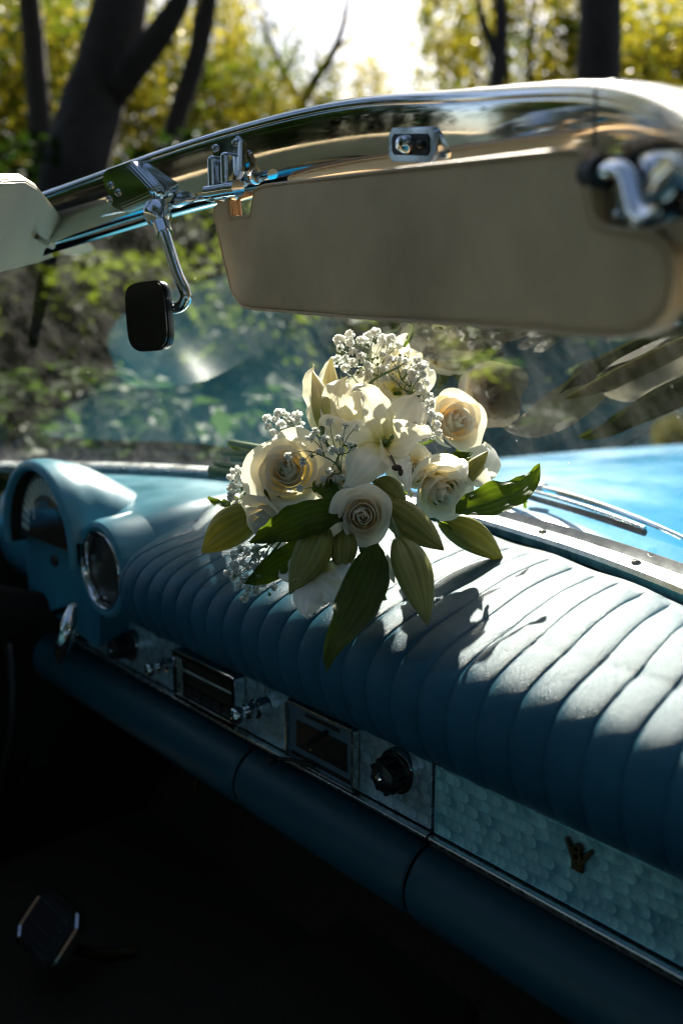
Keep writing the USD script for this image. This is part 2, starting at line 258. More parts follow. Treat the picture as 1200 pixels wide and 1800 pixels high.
hd_z = CubicSpline(HX, [1.224, 1.270, 1.311, 1.339, 1.358, 1.364, 1.359, 1.344, 1.313, 1.281, 1.232, 1.192])
# hood with a raised centre and a rolled rear edge
def hood_fn(u, v):
    X = -1.46+1.44*u; c = (X-CARX)/.70; Y0 = base_y(np.clip(X, -1.5, -.06))+.055; Y = Y0+(2.25-Y0)*v
    Z = .925-.055*np.abs(c)**2.6+.018*np.exp(-(c/.35)**4)-.05*v**2-.012*(1-sstep(v, 0, .03))
    Z = Z-.22*sstep(v, .9, 1.0)**2
    return np.stack([X, Y, Z], -1)
hv, hf, _ = grid(hood_fn, np.linspace(0, 1, 70), np.r_[np.linspace(0, .05, 8), np.linspace(.06, 1, 50)])
obj('hood', (hv, hf[:, ::-1] if False else hf), 'paint_blue', car, smooth=True)
def fender_fn(sx):
    def fn(u, v):
        a = u*math.pi*.55; X = CARX+sx*(.70+.11*np.sin(a)); Z = .60+.275*np.cos(a)-.05*v**2; Y = -.05+2.3*v
        return np.stack([X+0*v, Y, Z-.16*sstep(v, .9, 1)**2], -1)
    return fn
for sx in (-1, 1):
    v, f, _ = grid(fender_fn(sx), np.linspace(-.02, 1, 24), np.linspace(0, 1, 40))
    obj('fender', (v, f), 'paint_blue', car, smooth=True)
    obj('door', rbox([CARX+sx*.70, -1.30, .30], [CARX+sx*.81, -.06, .885], .03), 'paint_blue', car)
    obj('door_panel', rbox([CARX+sx*.665, -1.28, .32], [CARX+sx*.697, -.10, .86], .01), 'cabin_black', car)
    for yy in (1.55, -1.75):
        w = obj('wheel', lathe([(.0, .0), (.10, -.01), (.19, .0), (.20, .03), (.31, .02), (.34, .06), (.34, .15), (.31, .19), (0, .19)], [CARX+sx*.79, yy, .34], [-sx, 0, 0], 36), 'black_rubber', car)
        obj('hub_cap', lathe([(.0, -.035), (.06, -.03), (.12, -.012), (.185, -.006), (.19, .01)], [CARX+sx*.79, yy, .34], [-sx, 0, 0], 36), 'chrome', w)
obj('front_end', rbox([CARX-.74, 2.10, .33], [CARX+.74, 2.33, .74], .08), 'paint_blue', car)
obj('rear_deck', rbox([CARX-.79, -2.6, .34], [CARX+.79, -1.32, .87], .08), 'cabin_black', car, label='black cover over the rear of the car')
# footwell
obj('floor', cat([rbox([CARX-.70, -1.3, .20], [CARX+.70, .50, .25], .01), rbox([CARX-.14, -1.3, .24], [CARX+.14, .36, .29], .02)]), 'carpet', car)
obj('firewall', cat([rbox([CARX-.72, .38, .24], [CARX+.72, .41, .90], .01), place(rbox([-.69, -.17, -.01], [.69, .17, .01], .008), [CARX, .30, .34], np.array([1., 0, 0]), nrm([0, .62, .70]), nrm([0, -.70, .62]))]), 'carpet', car)
obj('kick_panel', rbox([CARX-.73, -.12, .24], [CARX-.70, .40, .86], .008), 'cabin_black', car)
obj('kick_panel', rbox([CARX+.70, -.12, .24], [CARX+.73, .40, .86], .008), 'cabin_black', car)
seat = obj('seat', rbox([CARX-.62, -1.18, .32], [CARX+.62, -.60, .52], .06), 'seat_vinyl', car)
obj('backrest', rbox([CARX-.62, -1.30, .50], [CARX+.62, -1.14, .88], .05), 'seat_vinyl', seat)

# ------------------------------------------------------------------ dashboard
XL, XR = -1.43, -.05
def spline(pts):
    pts = np.array(pts); t = np.r_[0, np.cumsum(np.linalg.norm(np.diff(pts, axis=0), axis=1))]; return CubicSpline(t/t[-1], pts)
dp = spline([(.004, .779), (-.014, .784), (-.030, .805), (-.036, .84), (-.030, .868), (-.008, .892), (.035, .908), (.10, .920), (.17, .932), (.21, .944)])
dl = spline([(.004, .779), (-.014, .784), (-.030, .80), (-.040, .84), (-.040, .888), (-.026, .922), (.008, .940), (.06, .949), (.14, .952), (.21, .953)])
pp = spline([(-.010, .797), (-.040, .803), (-.068, .820), (-.084, .848), (-.088, .876), (-.079, .900), (-.055, .917), (-.018, .929), (.04, .939), (.11, .946), (.17, .948), (.205, .9475)])
def fit_back(q, X, ref, gap):          # stretch the rear half so that it ends gap before the glass
    Y = q[..., 0]; s = np.clip((Y+.02)/(ref+.02), 0, 1); return np.where(Y > -.02, Y+(base_y(np.clip(X, -1.5, -.06))-gap-ref)*s, Y)
def dash_fn(u, v):
    X = XL+(XR-XL)*u; k = sstep(-X, .945, 1.0)[..., None]; q = dp(v)*(1-k)+dl(v)*k; Z = q[..., 1]
    return np.stack([X, fit_back(q, X, .21, .022), Z], -1)
v, f, _ = grid(dash_fn, np.linspace(0, 1, 90), np.linspace(0, 1, 50))
obj('dash_top', (v, f), 'dash_paint', car, smooth=True)
PW = .030; NP = 31
def pad_fn(u, v):
    Xs = -.945+u*NP*PW; q = pp(v); d0 = dl(np.clip(v*.96+.02, 0, 1))-[0, .004]
    left = np.interp(v, [0, .25, .45, .55, .75, 1], [-.01, -.012, .012, .02, -.06, -.13])
    X = Xs+left*np.exp(-(Xs+.945)/.22)
    d = (u*NP*PW); w = np.sqrt(np.clip(1-(1-np.clip(d/.035, 0, 1))**2, 0, 1)); w = .0+w
    ph = u*NP; b = np.abs(np.sin(np.pi*ph))
    h = .0034*(b**.5-1)*w+.0012*(meshkit.fbm(np.stack([X*22, v*5, 0*v], -1), 3)-.5)*2+.0014*(meshkit.fbm(np.stack([np.floor(ph)*3.7, v*5, 0*v], -1), 2)-.5)*b
    edge = sstep(v, 0, .05)*(1-sstep(v, .95, 1)); h = h*edge
    e = 1e-3; tq = pp(np.clip(v+e, 0, 1))-pp(np.clip(v-e, 0, 1)); n = np.stack([-tq[..., 1], tq[..., 0]], -1); n /= np.linalg.norm(n, axis=-1, keepdims=True)
    q = d0*(1-w[..., None])+q*w[..., None]+n*h[..., None]
    q[..., 1] += .004*sstep(v, .3, .6)*np.sin(ph*1.7)*.3
    return np.stack([X, fit_back(q, X, .205, .050), q[..., 1]], -1)
per = np.array([0, .03, .07, .13, .22, .35, .5, .65, .78, .87, .93, .97]); uu = (np.arange(NP)[:, None]+per[None]).ravel()
v, f, _ = grid(pad_fn, np.r_[uu, NP]/NP, np.linspace(0, 1, 110))
obj('dash_pad', (v, f), 'pad_vinyl', car, smooth=True, label='pleated blue padded dashboard top')
# engine-turned panels
obj('dash_panel', rbox([-1.26, 0, .703], [-.4925, .006, .776], .0012), 'swirl_grey', car, label='grey engine-turned metal panel carrying the knobs')
obj('glovebox_door', rbox([-.4865, -.003, .7045], [-.06, .004, .7745], .0012), 'swirl_blue', car, label='pale blue engine-turned glovebox door')
obj('panel_backing', rbox([-1.40, .0075, .62], [-.05, .02, .90], .002), 'cabin_black', car)
obj('trim_strip', rbox([-.4875, -.0065, .7765], [-.06, .004, .7815], .0018), 'chrome', car)
obj('trim_strip', rbox([-1.30, -.009, .6965], [-.4905, .004, .7015], .0018), 'worn_chrome', car)
obj('trim_strip', rbox([-.4885, -.010, .6960], [-.06, .004, .7025], .0020), 'worn_chrome', car)
obj('trim_strip', rbox([-.4885, -.0065, .6895], [-.06, .004, .6945], .0018), 'black_plastic', car)
for x0, x1 in ((-1.34, -.772), (-.769, -.4965), (-.4935, -.05)):      # rolled lower edge, in three lengths
    th = np.linspace(-.15*math.pi, 1.0*math.pi, 18)
    pr = np.c_[.036*np.sin(th)*1.05, .650+.040*np.cos(th)]; pr[0] = [-.004, .690]
    def bol(u, v, x0=x0, x1=x1):
        k = np.clip(v*17, 0, 17); Y = np.interp(k, range(18), pr[:, 0]); Z = np.interp(k, range(18), pr[:, 1])
        ed = 1-.10*(np.exp(-(u*(x1-x0))/.004)+np.exp(-((1-u)*(x1-x0))/.004))
        return np.stack([x0+(x1-x0)*u, -Y*ed+.002*(meshkit.fbm(np.stack([u*20*(x1-x0), v*3, u*0+x0], -1))-.5), .65+(Z-.65)*ed], -1)
    v, f, _ = grid(bol, np.r_[0, .002, .006, np.linspace(.012, .988, 50), .994, .998, 1], np.linspace(0, 1, 40))
    obj('bolster', (v, f), 'bolster_vinyl', car, smooth=True)
DY = np.array([0, -1.0, 0])
def knob(px, py, r, L, mtl, ring=True, shape='black', proud=0.0):
    o = PY(px, py, 0.0)
    if shape == 'black':
        k = obj('knob', lathe([(0, L), (r*.55, L*.99), (r*.72, L*.93), (r*.78, L*.75), (r*.80, L*.42), (r, L*.38), (r*1.02, L*.2), (r*1.02, 0)], o, DY), mtl, car)
        if ring: obj('ring', lathe([(r*1.02, .0), (r*1.18, 0), (r*1.18, L*.22), (r*1.10, L*.30), (r*1.02, L*.3)], o, DY, 36), 'chrome', k)
        g = lathe([(0, L*1.12), (r*.22, L*1.10), (r*.30, L*1.0), (r*.30, L*.9)], o, DY, 16); obj('cap', g, 'chrome' if ring else mtl, k)
    else:
        k = obj('knob', lathe([(0, L), (r*.55, L*.985), (r*.82, L*.93), (r*.9, L*.84), (r*.82, L*.74), (r*.55, L*.66), (r*.5, L*.60), (r*.78, L*.57), (r*.8, L*.40), (r*.62, L*.36), (r*.62, L*.33), (r, L*.30), (r*1.05, L*.12), (r*1.2, L*.02), (r*1.2, 0)], o, DY), mtl, car)
    return k
knob(180, 1104, .0195, .040, 'black_plastic'); knob(240, 1132, .0195, .040, 'black_plastic')
knob(303, 1166, .0100, .040, 'chrome', shape='chrome'); knob(466, 1240, .0120, .048, 'chrome', shape='chrome')
k = knob(706, 1352, .0200, .030, 'black_plastic')
for i in range(9):                                                    # finger ridges of the round knob
    a = i*2*math.pi/9; o = PY(706, 1352, 0.0)+np.array([math.cos(a)*.0158, 0, math.sin(a)*.0158])
    obj('ridge', tube([o, o+DY*.014, o+DY*.026], .0030, sides=8), 'black_plastic', k)
def frame(x0, x1, z0, z1, w, th, mtl, name, parent, y=0.0):
    out = m3.CrossSection.square([x1-x0, z1-z0]).translate([x0, z0]).offset(-.002, m3.JoinType.Round).offset(.002, m3.JoinType.Round)
    inn = out.offset(-w, m3.JoinType.Round)
    s = slab(out-inn, th, min(w*.3, .0012))
    return obj(name, place(s, [0, y-th/2, 0], np.array([1., 0, 0]), np.array([0, 0, 1.]), np.array([0, -1., 0])), mtl, parent)
# radio
r0, r1 = PY(322, 1150, 0)[0], PY(432, 1215, 0)[0]
radio = frame(r0, r1, .7085, .7745, .007, .016, 'chrome', 'radio', car, -.001)
obj('dial', rbox([r0+.006, -.004, .713], [r1-.006, .001, .770], .001), 'dark_glass', radio)
obj('pointer_strip', rbox([r0+.012, -.0055, .744], [r1-.012, -.0035, .746], .0004), 'dial_mark', radio)
obj('push_button', rbox([r0+.008, -.012, .716], [r0+.013, -.0045, .766], .001), 'worn_chrome', radio)
for i in range(5):
    w = (r1-r0-.03)/5; x = r0+.016+w*i; obj('push_button', rbox([x, -.012, .716], [x+w*.86, -.0045, .727], .0015), 'black_plastic', radio)
# heater control
h0, h1 = PY(512, 1270, 0)[0], PY(632, 1330, 0)[0]; hw = h1-h0
heat = frame(h0, h1, .7035, .7745, .0028, .009, 'worn_chrome', 'heater_control', car, -.001)
obj('face_plate', rbox([h0+.0026, -.005, .7062], [h1-.0026, .001, .7718], .0005), 'steel_paint', heat)
obj('window', rbox([h0+hw*.14, -.0062, .7215], [h1-hw*.12, -.0055, .7535], .0002), 'black_plastic', heat)
obj('slot', rbox([h0+hw*.28, -.0062, .7620], [h1-hw*.22, -.0055, .7662], .0002), 'black_plastic', heat)
obj('slot', rbox([h0+hw*.06, -.0062, .7095], [h1-hw*.04, -.0055, .7145], .0002), 'black_plastic', heat)
c0 = np.array([h0+hw*.62, -.0085, .758]); c1 = np.array([h0+hw*.36, -.0095, .735])
obj('lever', tube([c0, (c0+c1)/2, c1], .0026, sides=8), 'black_plastic', heat)
obj('lever', cat([tube([[h0+hw*.45, -.009, .712], [h0+hw*.2, -.014, .7095], [h0-.004, -.020, .705]], .0022, sides=8), lathe([(0, .010), (.005, .009), (.006, .004), (.005, 0)], [h0-.006, -.018, .703], DY, 16)]), 'black_plastic', heat)
for zz in (.7272, .7424): obj('screw', lathe([(0, .0012), (.0018, .001), (.0022, 0)], [h0+hw*.38, -.0064, zz], DY, 12), 'chrome', heat)
# vee emblem with the figure eight
eo = PY(1018, 1507, -.0032)
def pl(pts): return m3.CrossSection([np.array(pts)])
sc_ = .0125
V = pl([(-1.0, 1.0), (-.80, 1.10), (-.05, -.10), (.0, -.35), (.05, -.10), (.80, .90), (1.0, .98), (1.0, .72), (.42, -.25), (.42, -.85), (-.42, -.85), (-.42, -.25)][::-1])
emb = obj('emblem', place(slab(V.scale([sc_, sc_*1.05]), .004, .0008), eo+DY*.002, np.array([1., 0, 0]), ZZ, DY), 'emblem_gold', car, label='small dark gold vee shaped badge with a figure eight')
ring = lambda y, r: (m3.CrossSection.circle(r, 24)-m3.CrossSection.circle(r*.45, 16)).translate([0, y])
obj('figure_eight', place(slab((ring(.72, .33)+ring(.22, .38)).scale([sc_, sc_]), .0055, .0007), eo+DY*.003, np.array([1., 0, 0]), ZZ, DY), 'emblem_gold', emb)

# instrument hood: a half-round cowl with the speed dial, and a round clock beside it
hy = -.078; hc = PY(70, 957, hy); Rw, Ro = .104, .120
def hood_pod(u, v):
    a = math.pi*(.985*u-.04); Y = hy+.012-.012*np.cos(0*v)+.215*v; sh = 1-.55*sstep(v, .15, 1.0)
    R = Ro*(1+.015*np.sin(np.pi*np.clip(v*6, 0, 1))); ctrz = hc[2]-.02*v
    return np.stack([hc[0]-R*np.cos(a)*(1+.12*v), Y, ctrz+R*np.sin(a)*sh*1.02], -1)
v, f, _ = grid(hood_pod, np.linspace(0, 1, 50), np.linspace(0, 1, 36))
binn = obj('instrument_hood', (v, f), 'dash_paint', car, smooth=True, label='half round blue cowl over the speed dial')
def lip(u, v):
    a = math.pi*(1.08*u-.04); k = v*math.pi; R = (Ro+Rw)/2+(Ro-Rw)/2*np.cos(k)
    return np.stack([hc[0]-R*np.cos(a), hy-.008*np.sin(k)+.004*(v > .99), hc[2]+R*np.sin(a)*1.02], -1)
v, f, _ = grid(lip, np.linspace(0, 1, 50), np.linspace(0, 1, 12)); obj('rim', (v, f), 'dash_paint', binn, smooth=True)
def tunnel(u, v):
    a = math.pi*(1.08*u-.04); R = Rw*(1-.02*v); return np.stack([hc[0]-R*np.cos(a), hy+.022*v, hc[2]+R*np.sin(a)*1.02], -1)
v, f, _ = grid(tunnel, np.linspace(0, 1, 40), np.linspace(0, 1, 4)); obj('reveal', (v, f), 'cabin_black', binn, smooth=True)
aa = np.linspace(0, math.pi, 40)
dialp = np.c_[-.102*np.cos(aa), .102*np.sin(aa)]
AX = (np.array([1., 0, 0]), ZZ, DY)
dial = obj('speed_dial', place(slab(dialp[::-1], .003, .0005), [hc[0], hy+.016, hc[2]+.001], *AX), 'dial_face', car)
for i in range(19):
    a = math.pi*(.05+.90*i/18); c, s = math.cos(a), math.sin(a); w = .0038
    q = np.array([(.070*c-w*s, .070*s+w*c), (.070*c+w*s, .070*s-w*c), (.095*c+w*s*1.3, .095*s-w*c*1.3), (.095*c-w*s*1.3, .095*s+w*c*1.3)])
    cs = m3.CrossSection([q if np.cross(q[1]-q[0], q[2]-q[1]) > 0 else q[::-1]]); obj('scale_mark', place(m3.Manifold.extrude(cs, .0006), [hc[0], hy+.0142, hc[2]], *AX), 'dial_mark', dial)
obj('hub', place(slab(np.c_[-.062*np.cos(aa), .062*np.sin(aa)][::-1], .006, .001), [hc[0], hy+.0135, hc[2]], *AX), 'dark_glass', dial)
obj('needle', rbox([hc[0]-.04, hy+.0095, hc[2]+.03], [hc[0]-.037, hy+.0103, hc[2]+.075], .0004), 'dial_mark', dial)
v, f, _ = grid(lambda u, v: np.stack([hc[0]-(.103*v)*np.cos(math.pi*u), hy+.008+0*u-.006*(1-v**2), hc[2]+.103*v*np.sin(math.pi*u)*1.02], -1), np.linspace(0, 1, 40), np.linspace(0.01, 1, 8))
obj('lens', (v, f), 'dial_glass', binn, smooth=True)
# binnacle body beneath the speed dial
obj('instrument_shelf', place(m3.Manifold.extrude(m3.CrossSection([np.array([(-.125, -.10), (.095, -.125), (.112, .0), (-.128, .0)])]).offset(.008, m3.JoinType.Round), .10), [hc[0], .055, hc[2]-.006], *AX), 'dash_paint', car)
obj('push_button', lathe([(0, .006), (.007, .005), (.009, .001), (.009, 0)], PY(98, 985, hy+.008), DY, 20), 'black_plastic', car)
tc = PY(188, 1000, -.058)
clock = obj('clock', lathe([(.052, .004), (.055, .010), (.059, .011), (.064, .008), (.067, -.002), (.068, -.02), (.070, -.045)], tc, DY, 48), 'dash_paint', car, label='round clock in a blue painted ring')
obj('bezel', lathe([(.0475, .0), (.049, .009), (.051, .011), (.0530, .008), (.0535, .0)], tc, DY, 48), 'chrome', clock)
obj('dial', lathe([(0, -.002), (.046, -.002), (.047, .002)], tc, DY, 40), 'dial_face', clock)
for i in range(12):
    a = i*math.pi/6; q = tc+np.array([math.cos(a)*.036, .0085, math.sin(a)*.036])
    obj('hour_mark', place(rbox([-.0012, -.005, -.0004], [.0012, .005, .0004], .0002), q, np.array([-math.sin(a), 0, math.cos(a)]), np.array([math.cos(a), 0, math.sin(a)]), DY), 'dial_mark', clock)
for a, L in ((.6, .022), (2.2, .032)):
    obj('hand', tube([tc+[0, .007, 0], tc+[math.cos(a)*L, .007, math.sin(a)*L]], [.0012, .0006], 4, 6), 'dial_mark', clock)
obj('lens', lathe([(0, .004), (.02, .0035), (.046, .001)], tc, DY, 40), 'dial_glass', clock)
# steering column, wheel and stalks
wc = np.array([-1.26, -.34, .86]); wd = nrm([0, -1, .36])
col = obj('steering_column', lathe([(.030, -.36), (.030, -.20), (.036, -.18), (.036, -.10), (.045, -.08), (.045, -.02), (.03, 0)], wc, wd, 32), 'cabin_black', car)
for i in range(7): obj('rib', lathe([(.0365, 0), (.039, .002), (.039, .006), (.0365, .008)], wc-wd*(.19-.012*i), wd, 28), 'black_plastic', col)
wa = nrm(np.cross(wd, [1, 0, 0])); th = np.linspace(0, 2*np.pi, 60)
wheel = obj('steering_wheel', tube([wc+.20*(math.cos(t)*np.array([1, 0, 0])+math.sin(t)*wa) for t in th], .0115, 0, 14, False), 'dash_paint', car)
obj('horn_ring', tube([wc+.13*(math.cos(t)*np.array([1, 0, 0])+math.sin(t)*wa) for t in th], .004, 0, 10, False), 'chrome', wheel)
for t in (.25, math.pi-.25, -math.pi/2): obj('spoke', tube([wc, wc+.19*(math.cos(t)*np.array([1, 0, 0])+math.sin(t)*wa)], .010, 6), 'dash_paint', wheel)
s0, s1, s2 = PY(128, 1066, -.09), PY(118, 1110, -.105), PY(103, 1166, -.115)
obj('shift_lever', cat([tube([PY(60, 1090, -.02), PY(110, 1072, -.07), s0], .005, 10), tube([s0, (s0+s1)/2, s1, (s1+s2)/2, s2], [.006, .010, .012, .012, .009, .004], 16, 16)]), 'chrome', car, label='polished lever beside the steering column')
obj('hand_brake', tube([PY(18, 1135, -.06), PY(24, 1230, -.08), PY(18, 1310, -.09), PY(-12, 1372, -.10)], .008, 16, 10), 'black_rubber', car)
# pedals
pz = P(88, 1632, 1.22); pn = nrm([.12, -.72, .68]); px_ = nrm(np.cross([0, .69, .72], pn)); py_ = np.cross(pn, px_)
out = m3.CrossSection.square([.095, .070], True).offset(-.012, m3.JoinType.Round).offset(.012, m3.JoinType.Round)
ped = obj('brake_pedal', place(slab(out, .016, .004), pz, px_, py_, pn), 'black_rubber', car)
obj('rim', place(slab(out.offset(.0065, m3.JoinType.Round)-out.offset(-.003, m3.JoinType.Round), .020, .003), pz, px_, py_, pn), 'chrome', ped)
for i in range(4): obj('tread', place(rbox([-.036, -.024+.014*i, .0], [.036, -.017+.014*i, .011], .002), pz, px_, py_, pn), 'black_rubber', ped)
obj('arm', tube([pz-pn*.008, pz-pn*.04-ZZ*.02, pz+np.array([.02, .12, -.09])], .009, 10, 10), 'emblem_gold', ped)
ua = PY(320, 1325, .06)
obj('under_dash_handle', cat([rbox(ua+[-.05, -.012, -.006], ua+[.05, .006, .008], .004), tube([ua+[.045, 0, -.004], ua+[.04, -.004, -.05]], .004, 4)]), 'emblem_gold', car)

# ------------------------------------------------------------------ windscreen, frame and trim
def header_pt(s):                       # s in 0..1 along the header
    X = HX[0]+(HX[-1]-HX[0])*s; return np.stack([X, hd_y(X), hd_z(X)], -1)
def glass_fn(u, v):
    Xb = -1.545+1.49*u; b = np.stack([Xb, base_y(Xb)-.006, base_z(Xb)-.006], -1); h = header_pt(.012+.976*u)+[0, .012, -.025]
    p = b*(1-v[..., None])+h*v[..., None]; bow = np.sin(np.pi*v)*.004; p[..., 1] += bow; return p
v, f, _ = grid(glass_fn, np.linspace(0, 1, 80), np.linspace(0, 1, 30)); wind = obj('windscreen', (v, f), 'windscreen', car, smooth=True, label='curved dusty windscreen glass')
hp = header_pt(np.linspace(0.0, 1.0, 90))
prof = [(-.020, -.002), (-.012, .006), (.002, .010), (.015, .0105), (.0215, .0088), (.0246, .0050), (.0246, .0015), (.0232, .0003), (.0236, -.0012), (.0228, -.006), (.0205, -.017), (.0172, -.028), (.0130, -.039), (.0075, -.0460), (.0, -.049), (-.005, -.044), (-.006, -.030), (-.018, -.024), (-.022, -.010)]
prof = [(a, b*1.16 if b < 0 else b) for a, b in prof]
obj('windscreen_header', sweep(prof, hp), 'chrome', car, smooth=50, label='polished chrome top rail of the windscreen')
sj = .868; hj = header_pt(np.array([sj, sj+.0012, sj+.0024])); obj('rail_joint', sweep(np.array(prof)*1.012, hj), 'black_rubber', car, smooth=50)
for s, nme in ((1, 'r'), (0, 'l')):
    top = header_pt(np.array([s*1.0]))[0]+[0, 0, -.016]; bx = -.055 if s else -1.545; bot = np.array([bx, float(base_y(bx))-.01, .93])
    mid = (top+bot)/2+[.03 if s else -.03, .05, 0]
    obj('windscreen_pillar', tube([top+[-.012 if s else .012, .02, .0], mid, bot], [.022, .020, .024], 20, 16), 'chrome', car)
bxs = np.linspace(-1.54, -.05, 90); bp = np.stack([bxs, base_y(bxs), base_z(bxs)], -1)
obj('base_moulding', sweep([(.004, .003), (.010, .0065), (.022, .0075), (.036, .0055), (.0385, .001), (.036, -.008), (.004, -.010)], bp), 'bright_moulding', car, smooth=40, label='scuffed metal moulding along the foot of the windscreen')
obj('glass_gasket', sweep([(-.016, -.012), (.0035, -.012), (.0035, .006), (-.003, .012), (-.010, .010), (-.016, .002)], bp), 'black_rubber', car, smooth=40)
obj('cowl_trim', sweep([(-.060, -.020), (-.017, -.016), (-.017, -.004), (-.035, -.002), (-.060, -.008)], bp), 'worn_chrome', car, smooth=40)
for px, py in ((1184, 1000), (842, 907), (1010, 948)):
    X = PZ(px, py, .945)[0]; t = nrm([1, float(base_y(X+.01)-base_y(X-.01))/.02, 0]); s_ = np.array([X, float(base_y(X)), float(base_z(X))])+np.cross(t, ZZ)*.024
    k = obj('screw', lathe([(0, .0105), (.003, .0102), (.0046, .0085), (.0048, .006)], s_, ZZ, 18), 'worn_chrome', car)
    for q in (0, 1): obj('slot', place(rbox([-.003, -.0006, .0096], [.003, .0006, .0108], .0002), s_, *( (np.array([.8, .6, 0]), np.array([-.6, .8, 0]), ZZ) if q else (np.array([-.6, .8, 0]), np.array([-.8, -.6, 0]), ZZ))), 'black_plastic', k)
# wiper
wz = .957
w0, w1 = PZ(893, 868, wz), PZ(1132, 938, wz); wt = nrm(w1-w0)
wip = obj('wiper', tube([w0+ZZ*.003, (w0+w1)/2+ZZ*.004, w1+ZZ*.001], .0042, 12, 8), 'black_rubber', car, label='windscreen wiper lying at the foot of the glass')
obj('blade_spine', tube([w0+ZZ*.010, (w0*.7+w1*.3)+ZZ*.013, (w0*.3+w1*.7)+ZZ*.011, w1+ZZ*.006], .0028, 14, 8), 'worn_chrome', wip)
wa0, wa1 = PZ(945, 856, wz+.012), PZ(1230, 960, wz+.002)
obj('arm', tube([wa0-wt*.02+ZZ*.0, wa0, (wa0+wa1)/2+ZZ*.006, wa1], [.004, .0048, .0035, .003], 16, 8), 'chrome', wip)
obj('knuckle', rbox(wa0-[.012, .010, .010], wa0+[.012, .010, .006], .004), 'worn_chrome', wip)

# ------------------------------------------------------------------ visors, brackets, mirror
def planar(pix, o, nx, n):              # pixel outline met with the visor's own plane
    y = np.cross(n, nx); q = []
    for px, py in pix:
        d = P(px, py, 1.0)-CAM; t = (o-CAM)@n/(d@n); h = CAM+d*t-o; q.append((h@nx, h@y))
    q = np.array(q); a = np.sum(q[:, 0]*np.roll(q[:, 1], -1)-np.roll(q[:, 0], -1)*q[:, 1]); return (q if a > 0 else q[::-1]), y
vo = np.array([-.50, -.092, 1.24]); vx = nrm([.48, -.125, 0]); vn = nrm(np.cross(vx, ZZ)+[0, 0, -.06]); vn = nrm(vn-vx*(vn@vx))
pix = [(392, 349), (412, 346), (416, 380), (449, 377), (457, 330), (475, 323), (700, 296), (1015, 260), (1036, 261), (1044, 276), (1050, 320), (1058, 372), (1068, 390), (1090, 398), (1150, 404), (1182, 420), (1199, 452), (1203, 492), (1192, 540), (1165, 575), (1130, 590), (1080, 593), (900, 577), (640, 560), (450, 544), (432, 538), (416, 515), (402, 460), (386, 385), (384, 358)]
q, vy = planar(pix, vo, vx, vn)
cs = m3.CrossSection([q]).offset(-.003, m3.JoinType.Round).offset(.003, m3.JoinType.Round)
vm = slab(cs, .013, .006).refine_to_length(.012)
vv, vf, _ = meshkit.arrays(vm)
fx = planar([(700, 430), (701, 430), (701, 431)], vo, vx, vn)[0][:, 0].mean()
vv[:, 2] += (meshkit.fbm(np.c_[vv[:, :2]*14, np.zeros(len(vv))])-.5)*.0035 - .0016*np.exp(-((vv[:, 0]-fx)/.004)**2)*np.sign(vv[:, 2])
visor = obj('sun_visor', place((vv, vf), vo, vx, vy, vn), 'visor_vinyl', car, smooth=60, label='beige vinyl passenger sun visor folded down')
pc = cs.offset(-.0012, m3.JoinType.Round).to_polygons()[0]; pc = np.vstack([pc, pc[:1]])
obj('piping', tube([vo+vx*a+vy*b+vn*.0052 for a, b in pc], .0016, 0, 7, False), 'visor_vinyl', visor)
obj('piping', tube([vo+vx*a+vy*b-vn*.0052 for a, b in pc], .0016, 0, 7, False), 'visor_vinyl', visor)
pixd = [(-60, 300), (0, 309), (38, 308), (60, 322), (105, 378), (161, 430), (158, 440), (135, 445), (110, 446), (96, 436), (84, 424), (78, 432), (92, 447), (60, 459), (0, 473), (-60, 486)]
do = P(60, 400, .965); dx = nrm([.75, -.45, 0]); dn = nrm([-.35, -.62, .55]); dn = nrm(dn-dx*(dn@dx))
q2, dy = planar(pixd, do, dx, dn)
v2, f2, _ = meshkit.arrays(slab(m3.CrossSection([q2]).offset(-.002, m3.JoinType.Round).offset(.002, m3.JoinType.Round), .012, .005).refine_to_length(.012))
dv = obj('sun_visor', place((v2, f2), do, dx, dy, dn), 'green_visor', car, smooth=60, label='pale greenish driver sun visor tilted forward')
obj('pin', tube([P(92, 432, .955), P(70, 420, .975), P(60, 405, 1.02)], .004, 6), 'chrome', dv)
def hdr(px, drop=0.0, back=0.0):         # the header's rear face under picture column px
    best = min(np.linspace(0, 1, 400), key=lambda s: abs(600+FPX*((header_pt(s)-CAM)@RT)/((header_pt(s)-CAM)@FW)-px))
    p = header_pt(best); t = nrm(header_pt(min(best+.01, 1))-header_pt(max(best-.01, 0))); n = nrm(np.cross(t, ZZ)); return p+n*(.022+back)+ZZ*drop, t, n
# visor clamp at the inner end
c, t, n = hdr(432, -.022)
clamp = obj('visor_clamp', place(slab(m3.CrossSection.square([.042, .040], True).offset(-.006, m3.JoinType.Round).offset(.006, m3.JoinType.Round), .008, .003), c+n*.001, t, ZZ, n), 'chrome', car)
for dxx in (-.010, .010): obj('lug', place(rbox([dxx-.005, -.040, 0], [dxx+.005, .004, .018], .004), c, t, ZZ, n), 'chrome', clamp)
obj('pivot', tube([c+t*-.02+n*.012-ZZ*.030, c+t*.028+n*.014-ZZ*.032], .008, 5, 14), 'chrome', clamp)
for dxx in (-.015, .015): obj('screw', lathe([(0, .0030), (.003, .0025), (.0042, 0)], c+t*dxx+n*.005+ZZ*.013, n, 14), 'worn_chrome', clamp)
